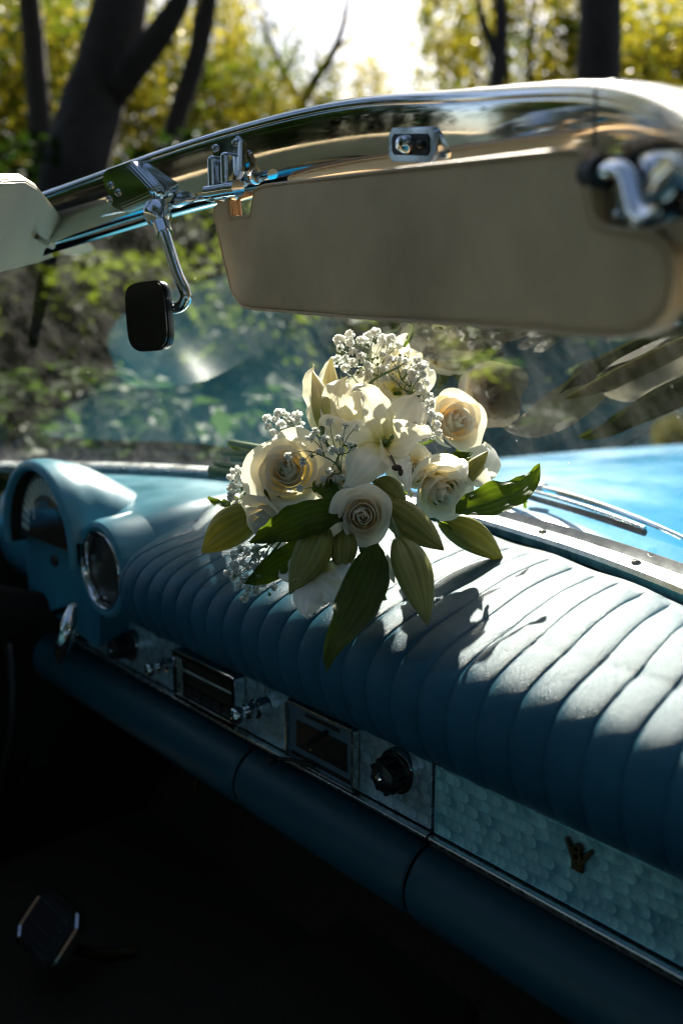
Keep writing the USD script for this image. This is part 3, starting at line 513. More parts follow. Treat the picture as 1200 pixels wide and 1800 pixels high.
# roof latch plate
c, t, n = hdr(768, -.030)
lt = obj('roof_latch', place(slab(m3.CrossSection.square([.052, .016], True).offset(.005, m3.JoinType.Round), .004, .0015), c+n*.001, t, ZZ, n), 'chrome', car)
obj('recess', place(slab(m3.CrossSection.square([.044, .010], True).offset(.003, m3.JoinType.Round), .003, .001), c+n*.0025, t, ZZ, n), 'black_plastic', lt)
obj('boss', lathe([(0, .010), (.005, .009), (.0068, .005), (.0072, 0)], c-t*.003+n*.003, n, 20), 'chrome', lt)
obj('keeper', place(rbox([.012, -.003, 0], [.019, .003, .005], .002), c+n*.002, t, ZZ, n), 'black_plastic', lt)
# outer visor arm: bent rod from a socket on the pillar
pts = [PY(1040, 303, -.158), PY(1072, 298, -.166), PY(1096, 304, -.172), PY(1108, 330, -.176), PY(1116, 364, -.180), PY(1136, 384, -.184), PY(1164, 370, -.188), PY(1186, 335, -.192), PY(1215, 290, -.196)]
arm = obj('visor_arm', tube(pts, [.0050, .0050, .0054, .0060, .0070], 60, 14), 'chrome', car, label='bent chrome arm carrying the passenger visor')
obj('bushing', tube([PY(1036, 304, -.156), PY(1058, 300, -.163)], .0078, 4, 14), 'black_rubber', arm)
obj('socket', lathe([(.0075, 0), (.012, .002), (.014, .010), (.013, .02), (.016, .03), (.017, .04)], PY(1172, 352, -.190), nrm(PY(1235, 275, -.198)-PY(1172, 352, -.190)), 24), 'chrome', arm)
bk = place(slab(m3.CrossSection.square([.030, .046], True).offset(-.008, m3.JoinType.Round).offset(.008, m3.JoinType.Round), .012, .004), PY(1090, 355, -.150), nrm([.97, -.24, 0]), ZZ, nrm([-.24, -.97, 0]))
obj('corner_bracket', bk, 'worn_chrome', arm)
for q in (325, 378): obj('screw', lathe([(0, .003), (.003, .0025), (.0042, 0)], PY(1090, q, -.158), nrm([-.24, -.97, 0]), 14), 'worn_chrome', arm)
# mirror
c, t, n = hdr(268, -.015)
mir = obj('rear_view_mirror', rbox([-.001]*3, [.001]*3, .0008), 'chrome', car, label='rear view mirror on a bent chrome stalk')
mo = c+n*.006
m_pl = pl([(-.045, .012), (-.040, .022), (.008, .022), (.046, -.012), (.042, -.024), (-.012, -.028), (-.030, -.020)][::-1])
obj('mount', place(slab(m_pl.offset(-.004, m3.JoinType.Round).offset(.004, m3.JoinType.Round), .020, .007), mo-ZZ*.004, t, ZZ, n), 'chrome', mir)
for q in ((-.026, .002), (-.014, -.008), (-.030, -.012)): obj('screw', lathe([(0, .003), (.003, .0025), (.0042, 0)], mo+t*q[0]+ZZ*(q[1]-.004)+n*.010, n, 14), 'worn_chrome', mir)
D_ = float((mo-CAM)@FW)
st = [P(277, 378, D_-.02), P(286, 402, D_-.03), P(303, 455, D_-.035), P(320, 500, D_-.04), P(327, 520, D_-.04), P(322, 533, D_-.035), P(302, 540, D_-.03)]
obj('socket', lathe([(.008, -.004), (.014, 0), (.016, .008), (.013, .018), (.008, .024)], P(274, 366, D_-.015), nrm(st[1]-st[0]), 24), 'chrome', mir)
obj('stalk', tube(st, .0064, 40, 14), 'chrome', mir)
obj('collar', tube([st[0], P(290, 412, D_-.03)], .0092, 5, 16), 'chrome', mir)
mo2 = P(264, 556, D_-.03); mz = nrm(-FW*.82+RT*-.35+UP*-.12); mx = nrm(np.cross(UP, mz)); my = np.cross(mz, mx)
mw, mh = .0265, .0365
th = np.linspace(0, 2*np.pi, 48)[:-1]; se = lambda k, p=.45: np.c_[np.sign(np.cos(th))*np.abs(np.cos(th))**p*mw*k, np.sign(np.sin(th))*np.abs(np.sin(th))**p*mh*k]
obj('shell', place(slab(se(1.0), .016, .006), mo2, mx, my, mz), 'black_plastic', mir)
obj('mirror_rim', place(slab(m3.CrossSection([se(1.03)])-m3.CrossSection([se(.94)]), .008, .003), mo2+mz*.0055, mx, my, mz), 'worn_chrome', mir)
obj('mirror_glass', place(slab(se(.945), .003, .001), mo2+mz*.0075, mx, my, mz), 'dark_glass', mir)
# dry red petals caught on the rail
bits = []
for px in (273, 282, 300, 305, 312, 345, 292):
    c, t, n = hdr(px, .010, -.030); bits.append(place(trimesh.creation.icosphere(1, .0035), c+n*rng.uniform(-.006, .012), t*1.5, n, ZZ*.6))
b0 = bits[0][0].mean(0); d = thing('dry_petals', 'few dry red petals caught on the chrome top rail near the mirror', 'petals', b0)
for b in bits: obj('petal', b, 'red_bits', d, smooth=True)

# ------------------------------------------------------------------ bouquet
def blade(ctrl, W, up, cup=.25, nu=9, nv=22, prof='leaf', ruffle=0.0, seed=0, twist=0.0, curl=0.0):
    p = curve(ctrl, nv); t = np.gradient(p, axis=0); t /= np.linalg.norm(t, axis=1, keepdims=True); L = np.linalg.norm(np.diff(p, axis=0), axis=1).sum()
    up = np.asarray(up, float); v = np.linspace(0, 1, nv); u = np.linspace(-1, 1, nu)
    side = np.cross(t, up); side /= np.linalg.norm(side, axis=1, keepdims=True); n = np.cross(side, t)
    if twist: a = twist*v[:, None]; side, n = side*np.cos(a)+n*np.sin(a), n*np.cos(a)-side*np.sin(a)
    w = {'leaf': np.sin(np.pi*np.clip(v, 0, 1)**.72)**.85*.97+.03*(1-v), 'petal': np.maximum(np.sin(np.pi*(.10+.90*v)**.95), 0)**.62, 'lily': (.18*(1-v)+np.sin(np.pi*np.clip(.05+.95*v, 0, 1)**.92).clip(0)**.95)*(1-.25*v**3)}[prof]*W
    w[-1] = min(w[-1], .04*W)
    U, V = np.meshgrid(u, v, indexing='ij'); off = cup*w[None]*(U**2)+curl*w[None]*np.maximum(np.abs(U)-.75, 0)*4*(-1)
    off = off + ruffle*(meshkit.fbm(np.stack([V*7, U*1.2+seed*3.1, 0*U+seed], -1), 2)-.5)*np.abs(U)**1.5*2 - .05*w[None]*np.exp(-(U/.16)**2)
    q = p[None]+side[None]*(U*w[None])[..., None]+n[None]*off[..., None]
    i, j = np.meshgrid(np.arange(nu-1), np.arange(nv-1), indexing='ij'); k = i*nv+j
    qd = np.stack([k, k+nv, k+nv+1, k+1], -1).reshape(-1, 4)
    return q.reshape(-1, 3), np.vstack([qd[:, [0, 1, 2]], qd[:, [0, 2, 3]]]), np.stack([U*.5+.5, V], -1).reshape(-1, 2)
BO = PZ(640, 1000, .945)
_P = P
def P(px, py, D): return _P(px, py, D+.058*min(max((960-py)/260, 0), 1.1))
bq = thing('flower_bouquet', 'white bouquet of roses, lilies, green buds and baby\'s breath lying on the padded dashboard', 'bouquet', BO)
TC = -FW
def dirc(r, u, t=1.0): return nrm(RT*r+UP*u+TC*t)
def rose(px, py, D, Rpx, d, n=24, mtl='rose_petal', seed=0, open_=1.0, label=None, roll=0.0):
    r = np.random.default_rng(seed); R = Rpx/FPX*D; d = nrm(d); a = nrm(np.cross(d, UP)); b = np.cross(d, a)
    ctr = P(px, py, D)-d*R*.55
    core = obj('rose', lathe([(0, -.30*R), (.22*R, -.20*R), (.30*R, .02*R), (.16*R, .16*R), (.05*R, .25*R), (0, .27*R)], ctr, d, 16), mtl, bq, smooth=True, label=label)
    for i in range(n):
        t = i/(n-1); th0 = i*2.3999+r.uniform(-.25, .25)+roll
        ri = R*(.05+.95*t**1.25); H = R*(1.30-.40*t**1.6)*(1+r.uniform(-.03, .03)); half = (2.2-1.3*t) if t < .5 else 1.25+.2*r.random()
        curl = R*(0.0 if t < .35 else 1.15*(t-.35))*open_*(.75+.5*r.random()); inn = .78*(1-t)**.9
        notch = r.uniform(.0, .06); sd_ = r.integers(1000)
        def fn(u, v):
            top = 1-.20*np.abs(u)**2.4-notch*np.exp(-(u/.22)**2); vv = v*top
            rho = ri*(.34+.66*np.clip(vv, 0, 1)**.75)*(1-inn*np.clip((vv-.5)/.5, 0, 1)**1.3)
            rho = rho+curl*np.clip(vv-.66, 0, 1)**1.7*2.6+.05*R*u*(.4+t)
            z = H*(vv**1.25)-curl*np.clip(vv-.74, 0, 1)**1.5*2.8
            wob = (meshkit.fbm(np.stack([u*1.6+sd_, vv*1.8, 0*u+i], -1), 2)-.5)
            rho = rho+R*wob*.12*(.3+vv)*(.3+t); z = z+R*wob*.06
            phi = th0+u*half
            return ctr+(rho*np.cos(phi))[..., None]*a+(rho*np.sin(phi))[..., None]*b+z[..., None]*d-d*R*.30
        v, f, uv = grid(fn, np.linspace(-1, 1, 17), np.linspace(0, 1, 16))
        obj('petal', (v, f), mtl, core, uv=uv)
    for i in range(4):
        aa_ = i*1.57+seed; o = ctr+(a*math.cos(aa_)+b*math.sin(aa_))*R*.3-d*R*.25; e = a*math.cos(aa_)+b*math.sin(aa_)
        v, f, uv = blade([o, o+e*R*.45-d*R*.02, o+e*R*.85-d*R*.25], R*.16, d, .2, 5, 9); obj('sepal', (v, f), 'lily_leaf', core, uv=uv)
    return core
rose(503, 826, .800, 76, dirc(-.12, .16), 23, 'rose_petal', 3, 1.0, 'large cream rose at the left of the bouquet')
rose(638, 908, .745, 55, dirc(-.02, -.06), 22, 'blush_petal', 11, .55, 'small tight rose low in the middle of the bouquet')
rose(804, 738, .855, 58, dirc(.42, .18), 20, 'blush_petal', 21, .9, 'pale rose at the upper right of the bouquet', 1.0)
rose(778, 866, .800, 62, dirc(.35, -.30, .9), 16, 'rose_petal', 31, .6, 'pale rose at the lower right of the bouquet', .4)
rose(462, 925, .815, 50, dirc(-.5, -.45, .5), 16, 'rose_petal', 41, .8, 'half hidden rose under the left bud')
rose(596, 846, .790, 46, dirc(-.1, .25), 15, 'blush_petal', 51, .8, 'half hidden cream rose between the large and the small rose')
rose(728, 822, .795, 44, dirc(.1, .1), 14, 'rose_petal', 61, .8, 'half hidden cream rose behind the open lily')
rose(690, 712, .875, 48, dirc(.1, .5), 14, 'rose_petal', 71, .9, 'half hidden cream rose near the top of the bouquet')
# lilies: every petal follows its own bend
def lily(cpx, cpy, cD, petals, axis, stamens=6, label=None, dark=True):
    c = P(cpx, cpy, cD); axis = nrm(axis)
    L = obj('lily', lathe([(.002, -.05), (.0045, -.03), (.006, -.010), (.006, .0), (.003, .002), (.0014, .010), (.0011, .030), (.0010, .034), (.0022, .037), (.0016, .040), (0, .040)], c, axis, 14), 'stem_green', bq, label=label)
    for i, (pts, w, up, kw) in enumerate(petals):
        ctrl = [c-axis*.004]+[P(*q) for q in pts]
        v, f, uv = blade(ctrl, w, up, **{'prof': 'lily', 'cup': .28, 'ruffle': .010, 'seed': i+cpx, 'nu': 11, 'nv': 24, **kw}); obj('petal', (v, f), kw.get('mtl', 'lily_petal') if False else 'lily_petal', L, uv=uv)
    r = np.random.default_rng(cpx)
    for i in range(stamens):
        a = i*1.047+.4; s = nrm(np.cross(axis, UP)); t = np.cross(axis, s); e = s*math.cos(a)+t*math.sin(a)
        k0, k1, k2 = c, c+axis*.025+e*.006, c+axis*.046+e*.017
        o = obj('stamen', tube([k0, k1, k2], [.0011, .0008], 8, 6), 'stem_green', L); an = nrm(np.cross(axis, e)+r.normal(0, .3, 3))
        obj('anther', tube([k2-an*.006, k2+axis*.001, k2+an*.006], [.0012, .0021, .0010], 6, 7), 'brown_anther', o)
    return L
F_ = TC
L1 = lily(678, 782, .780, [
    ([(668, 742, .768), (652, 706, .752), (634, 684, .742), (617, 690, .736)], .0165, dirc(.35, .1), {'cup': .35}),
    ([(705, 776, .760), (740, 765, .752), (766, 764, .755)], .017, dirc(0, .5), {'cup': .35}),
    ([(690, 805, .758), (706, 840, .742), (722, 878, .735)], .013, dirc(.3, .4), {'cup': .45}),
    ([(655, 795, .758), (625, 835, .748), (600, 866, .760)], .020, dirc(.0, .5), {'cup': -.25}),
    ([(640, 775, .775), (612, 765, .775), (590, 770, .785)], .017, dirc(0, .4), {'cup': .25}),
    ([(710, 745, .785), (725, 710, .790), (742, 690, .80)], .019, dirc(0, .4), {'cup': .3}),
], dirc(.10, .12), 0, 'open white lily in the middle of the bouquet')
obj('stigma', cat([tube([P(682, 790, .775), P(690, 808, .750), P(697, 822, .738)], .0012, 8, 6), place(trimesh.creation.icosphere(2, .0042), P(697, 822, .736), RT*1.1, UP*.7, TC*.7), place(trimesh.creation.icosphere(1, .003), P(704, 830, .737), RT*.8, UP*1.2, TC*.6)]), 'brown_anther', L1, smooth=True)
lily(610, 775, .835, [
    ([(575, 735, .815), (556, 690, .815), (550, 655, .82), (552, 640, .825)], .014, dirc(-.5, .0), {'cup': .55}),
    ([(590, 730, .825), (575, 680, .83), (578, 640, .835), (584, 628, .84)], .017, dirc(-.2, .2), {'cup': .5}),
    ([(610, 740, .810), (600, 700, .80), (612, 660, .81)], .024, dirc(.1, .0), {'cup': .35}),
    ([(645, 735, .825), (655, 690, .83), (662, 650, .84)], .024, dirc(.2, .2), {'cup': .35}),
    ([(590, 765, .805), (572, 745, .79), (560, 750, .78)], .018, dirc(0, .4), {'cup': .3}),
    ([(630, 720, .84), (630, 680, .85), (640, 645, .86)], .024, dirc(.0, .0), {'cup': .3}),
], dirc(-.2, .75, .3), 0, 'trumpet shaped lily standing at the back left of the bouquet')
lily(700, 690, .850, [
    ([(680, 655, .84), (678, 615, .845), (690, 590, .86)], .018, dirc(-.3, .1), {'cup': .5}),
    ([(708, 650, .835), (722, 625, .83), (742, 628, .825)], .018, dirc(0, .5), {'cup': .4}),
    ([(700, 650, .86), (702, 610, .87), (716, 588, .88)], .020, dirc(.2, .1), {'cup': .35}),
    ([(730, 670, .84), (738, 650, .845), (734, 620, .86)], .016, dirc(.5, .2), {'cup': .5}),
    ([(715, 700, .82), (722, 735, .805), (716, 758, .81)], .019, dirc(.1, .3), {'cup': .35}),
    ([(672, 675, .83), (655, 662, .82), (640, 672, .815)], .016, dirc(-.1, .4), {'cup': .3}),
], dirc(.15, .8, .3), 0, 'slender white lily at the top of the bouquet')
lily(778, 818, .845, [
    ([(760, 830, .81), (735, 835, .79), (730, 850, .785)], .018, dirc(0, .6), {'cup': .3}),
    ([(790, 822, .80), (812, 832, .785), (818, 848, .785)], .022, dirc(0, .6), {'cup': -.3}),
    ([(820, 835, .82), (850, 850, .815), (862, 872, .82)], .018, dirc(.2, .5), {'cup': .35}),
    ([(845, 815, .85), (858, 800, .86), (850, 778, .875)], .018, dirc(.4, .2), {'cup': .35}),
], dirc(.5, .1, .7), 0, 'white lily half hidden beneath the right roses')
lily(560, 1005, .765, [
    ([(548, 1035, .735), (537, 1062, .722), (541, 1088, .712)], .017, dirc(-.2, .3), {'cup': -.3}),
    ([(575, 1030, .735), (592, 1055, .725), (586, 1078, .715)], .014, dirc(.1, .3), {'cup': -.3}),
    ([(595, 1010, .745), (605, 1025, .735), (600, 1045, .725)], .013, dirc(.2, .4), {'cup': .3}),
    ([(530, 1000, .75), (505, 1010, .75), (492, 1005, .76)], .012, dirc(0, .5), {'cup': .3}),
], dirc(-.1, -.9, .4), 0, 'white lily hanging beneath the lowest buds')
lily(650, 985, .765, [
    ([(668, 1000, .745), (685, 1010, .735), (694, 1022, .73)], .013, dirc(0, .5), {'cup': .3}),
    ([(662, 1015, .745), (664, 1035, .73), (668, 1052, .722)], .012, dirc(.2, .3), {'cup': -.3}),
], dirc(.3, -.8, .4), 0, 'white petals peeping out below the small rose')
def bud(base, tip, wpx, label=None, bend=0.0, seed=0, tone='bud_skin'):
    b, t = P(*base), P(*tip); D = (base[2]+tip[2])/2; R = wpx*1.04/2/FPX*D; ax = t-b; L = np.linalg.norm(ax); d = ax/L
    e1 = nrm(np.cross(d, TC)); e2 = np.cross(d, e1); r = np.random.default_rng(seed); ph = r.uniform(0, 2)
    def fn(u, v):
        a = 2*np.pi*u; rad = R*(np.sin(np.pi*np.clip(.06+.94*v, 0, 1)**.80))**.88*(1+.012*np.cos(24*a)+.10*np.cos(3*a+ph)-.13*np.exp(-((np.mod(3*a+ph, 2*np.pi)-np.pi)/.38)**2)+.035*np.exp(-((np.mod(3*a+ph+np.pi, 2*np.pi)-np.pi)/.25)**2))
        rad = np.maximum(rad*(1-.12*v**6), R*.05*(1-v)+1e-5)
        c = b+(v[..., None]*L)*d+e1*(bend*L*np.sin(np.pi*v))[..., None]
        return c+(rad*np.cos(a))[..., None]*e1+(rad*np.sin(a))[..., None]*e2
    v, f, uv = grid(fn, np.linspace(0, 1, 73), np.linspace(0, 1, 36))
    k = obj('lily_bud', (v, f), tone, bq, uv=uv, label=label)
    obj('stalk', tube([b+d*.004, b-d*.012, b-d*.03+TC*-.01], [.0032, .0026], 8, 8), 'stem_green', k)
    return k
bud((458, 898, .835), (354, 972, .905), 64, 'pale green bud pointing left, in the sun', .03, 1)
bud((572, 930, .760), (508, 1046, .738), 62, 'green bud hanging low on the left', -.02, 2)
bud((678, 888, .770), (781, 968, .745), 60, 'green bud pointing right beneath the roses', -.03, 3)
bud((775, 915, .850), (886, 987, .880), 52, 'dark green bud resting on the padding at the right', -.04, 4)
bud((702, 950, .745), (752, 1101, .690), 62, 'long green bud hanging lowest at the front', -.03, 5)
bud((662, 848, .775), (716, 892, .765), 50, 'short bud between the two lower roses', 0, 6)
bud((605, 935, .765), (602, 1012, .755), 46, 'dark bud in the shade behind the small rose', 0, 7)
bud((800, 850, .81), (858, 792, .815), 32, 'slim folded bud at the right of the bouquet', .02, 8)
bud((566, 752, .800), (549, 652, .812), 34, 'slim yellowish upright bud at the upper left', .05, 9, 'lily_back')
bud((588, 735, .815), (582, 628, .830), 32, 'slim yellowish bud standing behind the upper left one', -.03, 10, 'lily_back')
def leaf(pts, w, up, label=None, **kw):
    v, f, uv = blade([P(*q) for q in pts], w, up, **{'cup': .34, 'nu': 11, 'nv': 26, 'prof': 'leaf', 'ruffle': .008, **kw})
    return obj('leaf', (v, f), 'lily_leaf', bq, uv=uv, label=label)
leaf([(800, 903, .77), (850, 884, .775), (905, 864, .785), (938, 836, .795), (948, 816, .80)], .0175, dirc(-.1, .55, .85), 'large sunlit green leaf reaching right', cup=.15, seed=1)
leaf([(610, 905, .755), (560, 905, .745), (500, 928, .745), (440, 955, .76)], .0185, dirc(0, .55, .8), 'broad dark leaf pointing left', cup=.1, seed=2)
leaf([(545, 958, .775), (505, 985, .765), (470, 1005, .76), (430, 1027, .77)], .014, dirc(.1, .5, .8), 'dark leaf beneath the left bud', seed=3)
leaf([(664, 955, .745), (648, 1010, .715), (610, 1090, .665), (580, 1150, .632), (574, 1182, .622)], .0185, dirc(.1, .1, 1), 'long drooping leaf over the front of the padding', cup=.12, seed=4)
leaf([(760, 905, .835), (800, 935, .86), (850, 970, .875), (870, 985, .88)], .012, dirc(.1, .8, .4), seed=5)
leaf([(690, 770, .80), (720, 758, .79), (745, 760, .79)], .008, dirc(0, .6), seed=6)
leaf([(560, 850, .80), (580, 870, .78), (592, 895, .77)], .012, dirc(0, .3), seed=7)
leaf([(780, 830, .82), (800, 812, .82), (830, 795, .83)], .008, dirc(.1, .5), seed=8)
leaf([(905, 865, .86), (918, 880, .87), (925, 895, .875)], .004, dirc(.1, .5), seed=9)
leaf([(430, 880, .88), (400, 885, .90), (364, 876, .93)], .006, dirc(0, .7), seed=10)
# bundle of stems running back to the left
for i, (x, y, D, x1, y1, D1) in enumerate([(520, 800, .86, 405, 778, 1.02), (530, 815, .86, 394, 797, 1.04), (540, 830, .86, 380, 815, 1.05), (545, 845, .86, 371, 826, 1.05), (520, 840, .87, 372, 834, 1.06), (540, 800, .88, 410, 806, 1.08)]):
    p0, p1 = P(x, y, D), P(x1, y1, D1)
    obj('stem', tube([p0, (p0*.5+p1*.5)+ZZ*.004*math.sin(i*2), p1], [.0040, .0042, .0038 if i < 3 else .0055], 10, 10), 'stem_green', bq)
for pts, w in (([(480, 830, .90), (420, 828, 1.0), (372, 832, 1.06)], .012), ([(500, 800, .92), (440, 790, 1.0), (400, 785, 1.03)], .009)): leaf(pts, w, dirc(0, .9, .3), seed=20)
leaf([(650, 640, .87), (680, 625, .86), (716, 600, .86), (722, 575, .865), (716, 567, .87)], .0016, dirc(0, .4), seed=21, prof='petal')
obj('tendril', tube([P(640, 690, .80), P(665, 662, .80), P(700, 645, .80), P(712, 636, .805)], [.0016, .0014, .0006], 16, 7), 'stem_green', bq)
# baby's breath: ruffled blooms on hair-thin stems
def bloom_mesh(seed):
    r = np.random.default_rng(seed); vs, fs, n = [], [], 0
    for k in range(34):
        d = nrm(r.normal(size=3)+[0, 0, .35]); s = nrm(np.cross(d, r.normal(size=3))); t = np.cross(d, s); b = d*.25; L = .75+.25*r.random(); w = .30+.12*r.random()
        e = d+.35*s*r.uniform(-1, 1)
        pts = [b-t*w*.3, b+t*w*.3, b+e*L*.6-t*w*1.1, b+e*L*.62+t*w*1.1, b+e*L*.9-t*w*.7+s*.15, b+e*L*.9+t*w*.7+s*.15, b+e*L*.82+s*.2]
        vs += [np.array(p) for p in pts]; fs += [[n, n+1, n+3], [n, n+3, n+2], [n+2, n+3, n+6], [n+2, n+6, n+4], [n+3, n+5, n+6]]; n += 7
    return np.array(vs), np.array(fs)
proto_path = '/World/Looks/protos'; UsdGeom.Scope.Define(stage, proto_path)
for i in range(4):
    pth = f'{proto_path}/bloom_shape_{i}'; stage.CreateClassPrim(pth)
blooms = [bloom_mesh(50+i) for i in range(4)]
def sprig(root, items, Rm=.0046, seed=0, label=None, bare=4):
    r = np.random.default_rng(seed); o = P(*root); tubes = []; ends = [P(*q) for q in items]; k = max(1, len(ends)//5); hubs = []
    order = sorted(range(len(ends)), key=lambda i: math.atan2(*(ends[i]-o)[[2, 0]]))
    for g in range(0, len(order), 5):
        grp = order[g:g+5]; h = np.mean([ends[i] for i in grp], axis=0)*.62+o*.38+r.normal(0, .004, 3); tubes.append(tube([o, (o+h)/2+r.normal(0, .003, 3), h], [.0009, .0007], 7, 5))
        for i in grp:
            m_ = (h+ends[i])/2+r.normal(0, .0035, 3); tubes.append(tube([h, m_, ends[i]], [.00055, .0004], 7, 5))
            if r.random() < .4: q = m_+r.normal(0, .009, 3); tubes.append(tube([m_, (m_+q)/2+r.normal(0, .002, 3), q], .00035, 5, 5)); tubes.append(meshkit.arrays(place(trimesh.creation.icosphere(1, .0017), q, *np.eye(3)))[:2])
    S = obj('babys_breath_sprig', cat(tubes), 'stem_green', bq, label=label)
    for i, e in enumerate(ends):
        d = nrm(nrm(e-o)*.8+TC*.4+ZZ*.3); x = nrm(np.cross(d, r.normal(size=3))); y = np.cross(d, x); s = Rm*r.uniform(.75, 1.15)
        obj('bloom', place(blooms[i % 4], e, x*s, y*s, d*s), 'gyp', S, smooth=True)
def spray(n, cx, cy, rx, ry, D, dD, seed):
    r = np.random.default_rng(seed); out = []
    for _ in range(4000):
        x, y = r.uniform(-1, 1, 2)
        if len(out) >= n: break
        if x*x+y*y < 1 and all((cx+x*rx-q[0])**2+(cy+y*ry-q[1])**2 > 165 for q in out[-40:]): out.append((cx+x*rx, cy+y*ry, D+r.uniform(-dD, dD)))
    return out
sprig((660, 700, .85), spray(25, 645, 622, 62, 40, .835, .035, 1)+[(660, 584, .83), (640, 600, .83), (672, 598, .84)], .0058, 1, 'thick spray of baby\'s breath at the top')
sprig((540, 790, .82), spray(13, 500, 746, 34, 20, .815, .015, 2), .0056, 2, 'sprig of baby\'s breath above the large rose')
sprig((470, 890, .84), spray(16, 425, 858, 24, 36, .845, .02, 3), .0056, 3, 'sprig of baby\'s breath left of the large rose')
sprig((600, 830, .765), [(580, 742, .755), (607, 748, .755), (625, 752, .755), (571, 772, .76), (595, 771, .755), (618, 785, .75), (562, 795, .76), (585, 793, .752), (600, 792, .755), (545, 770, .765), (508, 801, .765), (533, 812, .765), (578, 828, .755), (590, 842, .755), (601, 838, .755), (570, 842, .76), (612, 860, .755), (527, 858, .765), (604, 878, .75), (555, 760, .765)], .0042, 4, 'open sprig of baby\'s breath in front of the roses')
sprig((500, 945, .775), spray(22, 438, 1000, 38, 38, .785, .02, 5)+[(430, 1050, .79), (482, 1032, .78), (450, 1040, .78)], .0044, 5, 'shaded sprig of baby\'s breath below the left bud')
sprig((715, 740, .82), spray(20, 735, 700, 22, 55, .815, .02, 6), .0052, 6, 'sprig of baby\'s breath between the lilies and the upper rose')
sprig((725, 690, .82), spray(14, 705, 650, 38, 26, .815, .015, 8), .0050, 8, 'sprig of baby\'s breath beside the slender lily')
sprig((745, 770, .81), spray(10, 752, 748, 26, 22, .80, .015, 7), .0046, 7, 'small sprig of baby\'s breath beside the upper rose')

P = _P
# ------------------------------------------------------------------ forest
def leaves(centres, size, r, flat=.5, aspect=.5, droop=.2):
    n = len(centres); d = r.normal(size=(n, 3)); d[:, 2] = d[:, 2]*flat-droop; d /= np.linalg.norm(d, axis=1, keepdims=True)
    s = np.cross(d, r.normal(size=(n, 3))*[.35, .35, .2]+[0, 0, 1]); s /= np.linalg.norm(s, axis=1, keepdims=True); k = np.cross(s, d)
    L = (size*r.uniform(.6, 1.25, n))[:, None]; w = L*aspect*.5
    v = np.stack([centres, centres+d*L*.45+s*w+k*w*.35, centres+d*L, centres+d*L*.45-s*w+k*w*.35], 1).reshape(-1, 3)
    i = np.arange(n)[:, None]*4; return v, np.vstack([i+[0, 1, 2], i+[0, 2, 3]])
def crown_leaves(n, cl, rx, rz, size, seed, cr=.5, low=.0):
    r = np.random.default_rng(seed); d = r.normal(size=(cl, 3)); d /= np.linalg.norm(d, axis=1, keepdims=True)
    c = d*(r.uniform(.25, 1.0, cl)**.6)[:, None]*[rx, rx, rz]; c[:, 2] += rz
    pick = r.integers(0, cl, n); sz = cr*r.uniform(.5, 1.3, cl)
    p = c[pick]+r.normal(size=(n, 3))*sz[pick][:, None]*[.55, .55, .38]; p[:, 2] = np.maximum(p[:, 2], low)
    return leaves(p, size, r), c
def proto_crown(name, n, cl, rx, rz, size, mtl, seed, cr):
    (v, f), c = crown_leaves(n, cl, rx, rz, size, seed, cr); pth = f'{proto_path}/{name}'
    stage.CreateClassPrim(pth); usdkit.mesh(stage, pth+'/crown', (v, f), '/World/Looks/'+mtl, smooth=False)
    r = np.random.default_rng(seed); tb = [tube([[0, 0, -.6*rz-0.4], [.08, .03, .2*rz], [.0, .1, rz], [.05, .0, 1.7*rz]], [.11, .09, .06, .015], 10, 7)]
    for q in c[r.permutation(cl)[:14]]: z0 = max(q[2]*.45-.2, -.2); tb.append(tube([[.05, .03, z0], [q[0]*.5, q[1]*.5, z0*.4+q[2]*.6-.1], q], [.045, .03, .008], 8, 5))
    usdkit.mesh(stage, pth+'/trunk', cat(tb), '/World/Looks/bark', smooth=True)
    return pth
CR = {'y0': proto_crown('yellow_tree_one', 11000, 64, 1.9, 2.1, .105, 'leaf_yellow', 1, .5), 'y1': proto_crown('yellow_tree_two', 10000, 52, 1.7, 2.4, .105, 'leaf_yellow', 2, .5),
      'g0': proto_crown('green_tree_one', 11000, 60, 2.0, 2.0, .105, 'leaf_green', 3, .5), 'd0': proto_crown('dark_tree_one', 11000, 54, 1.9, 2.2, .105, 'leaf_dark', 4, .65)}
KIND = {'y': ('yellow_tree', 'sunlit yellow-green leafy tree'), 'g': ('green_tree', 'mid green leafy tree'), 'd': ('dark_tree', 'dark green leafy tree')}
def tree(kind, px, dist, base_z, sc, rot, where, group=None, sz=None):
    nm, lb = KIND[kind[0]]
    return thing(nm, f'{lb} {where}', 'tree', G(px, dist, base_z), group or 'leafy trees beyond the windscreen', rot, (sc, sc, sz or sc), CR[kind])
# far wall of woods, then nearer rows; each tree stands where it is seen
def skyline(px): return float(np.interp(px, [250, 430, 500, 560, 640, 700, 750, 800], [-120, -90, -30, 90, 125, 75, 0, -120]))
rows = []
for i, px in enumerate(range(-760, 1990, 105)): rows.append((['d0', 'y0', 'g0', 'y1'][i % 4], px+rng.uniform(-30, 30), 21+rng.uniform(-2, 3), .4, 'in the far row of the wood', 'far row of trees'))
for i, px in enumerate(range(-700, 1900, 100)): rows.append((['g0', 'y1', 'y0'][i % 3], px+rng.uniform(-25, 25), 14.5+rng.uniform(-1.2, 1.2), .3, 'in the middle row of the wood', 'middle row of trees'))
def row_scale(px, ds, z):
    top = CAM[2]+ds*math.tan(math.atan((900-skyline(px))/FPX)-PITCH); sz = (top-z)/4.3*rng.uniform(.93, 1.0); near = 380 < px < 860
    return (min(sz, 1.25)*(.62 if near else 1.0), sz)
rows = [(k, px, ds, z, row_scale(px, ds, z), w, g) for k, px, ds, z, w, g in rows]
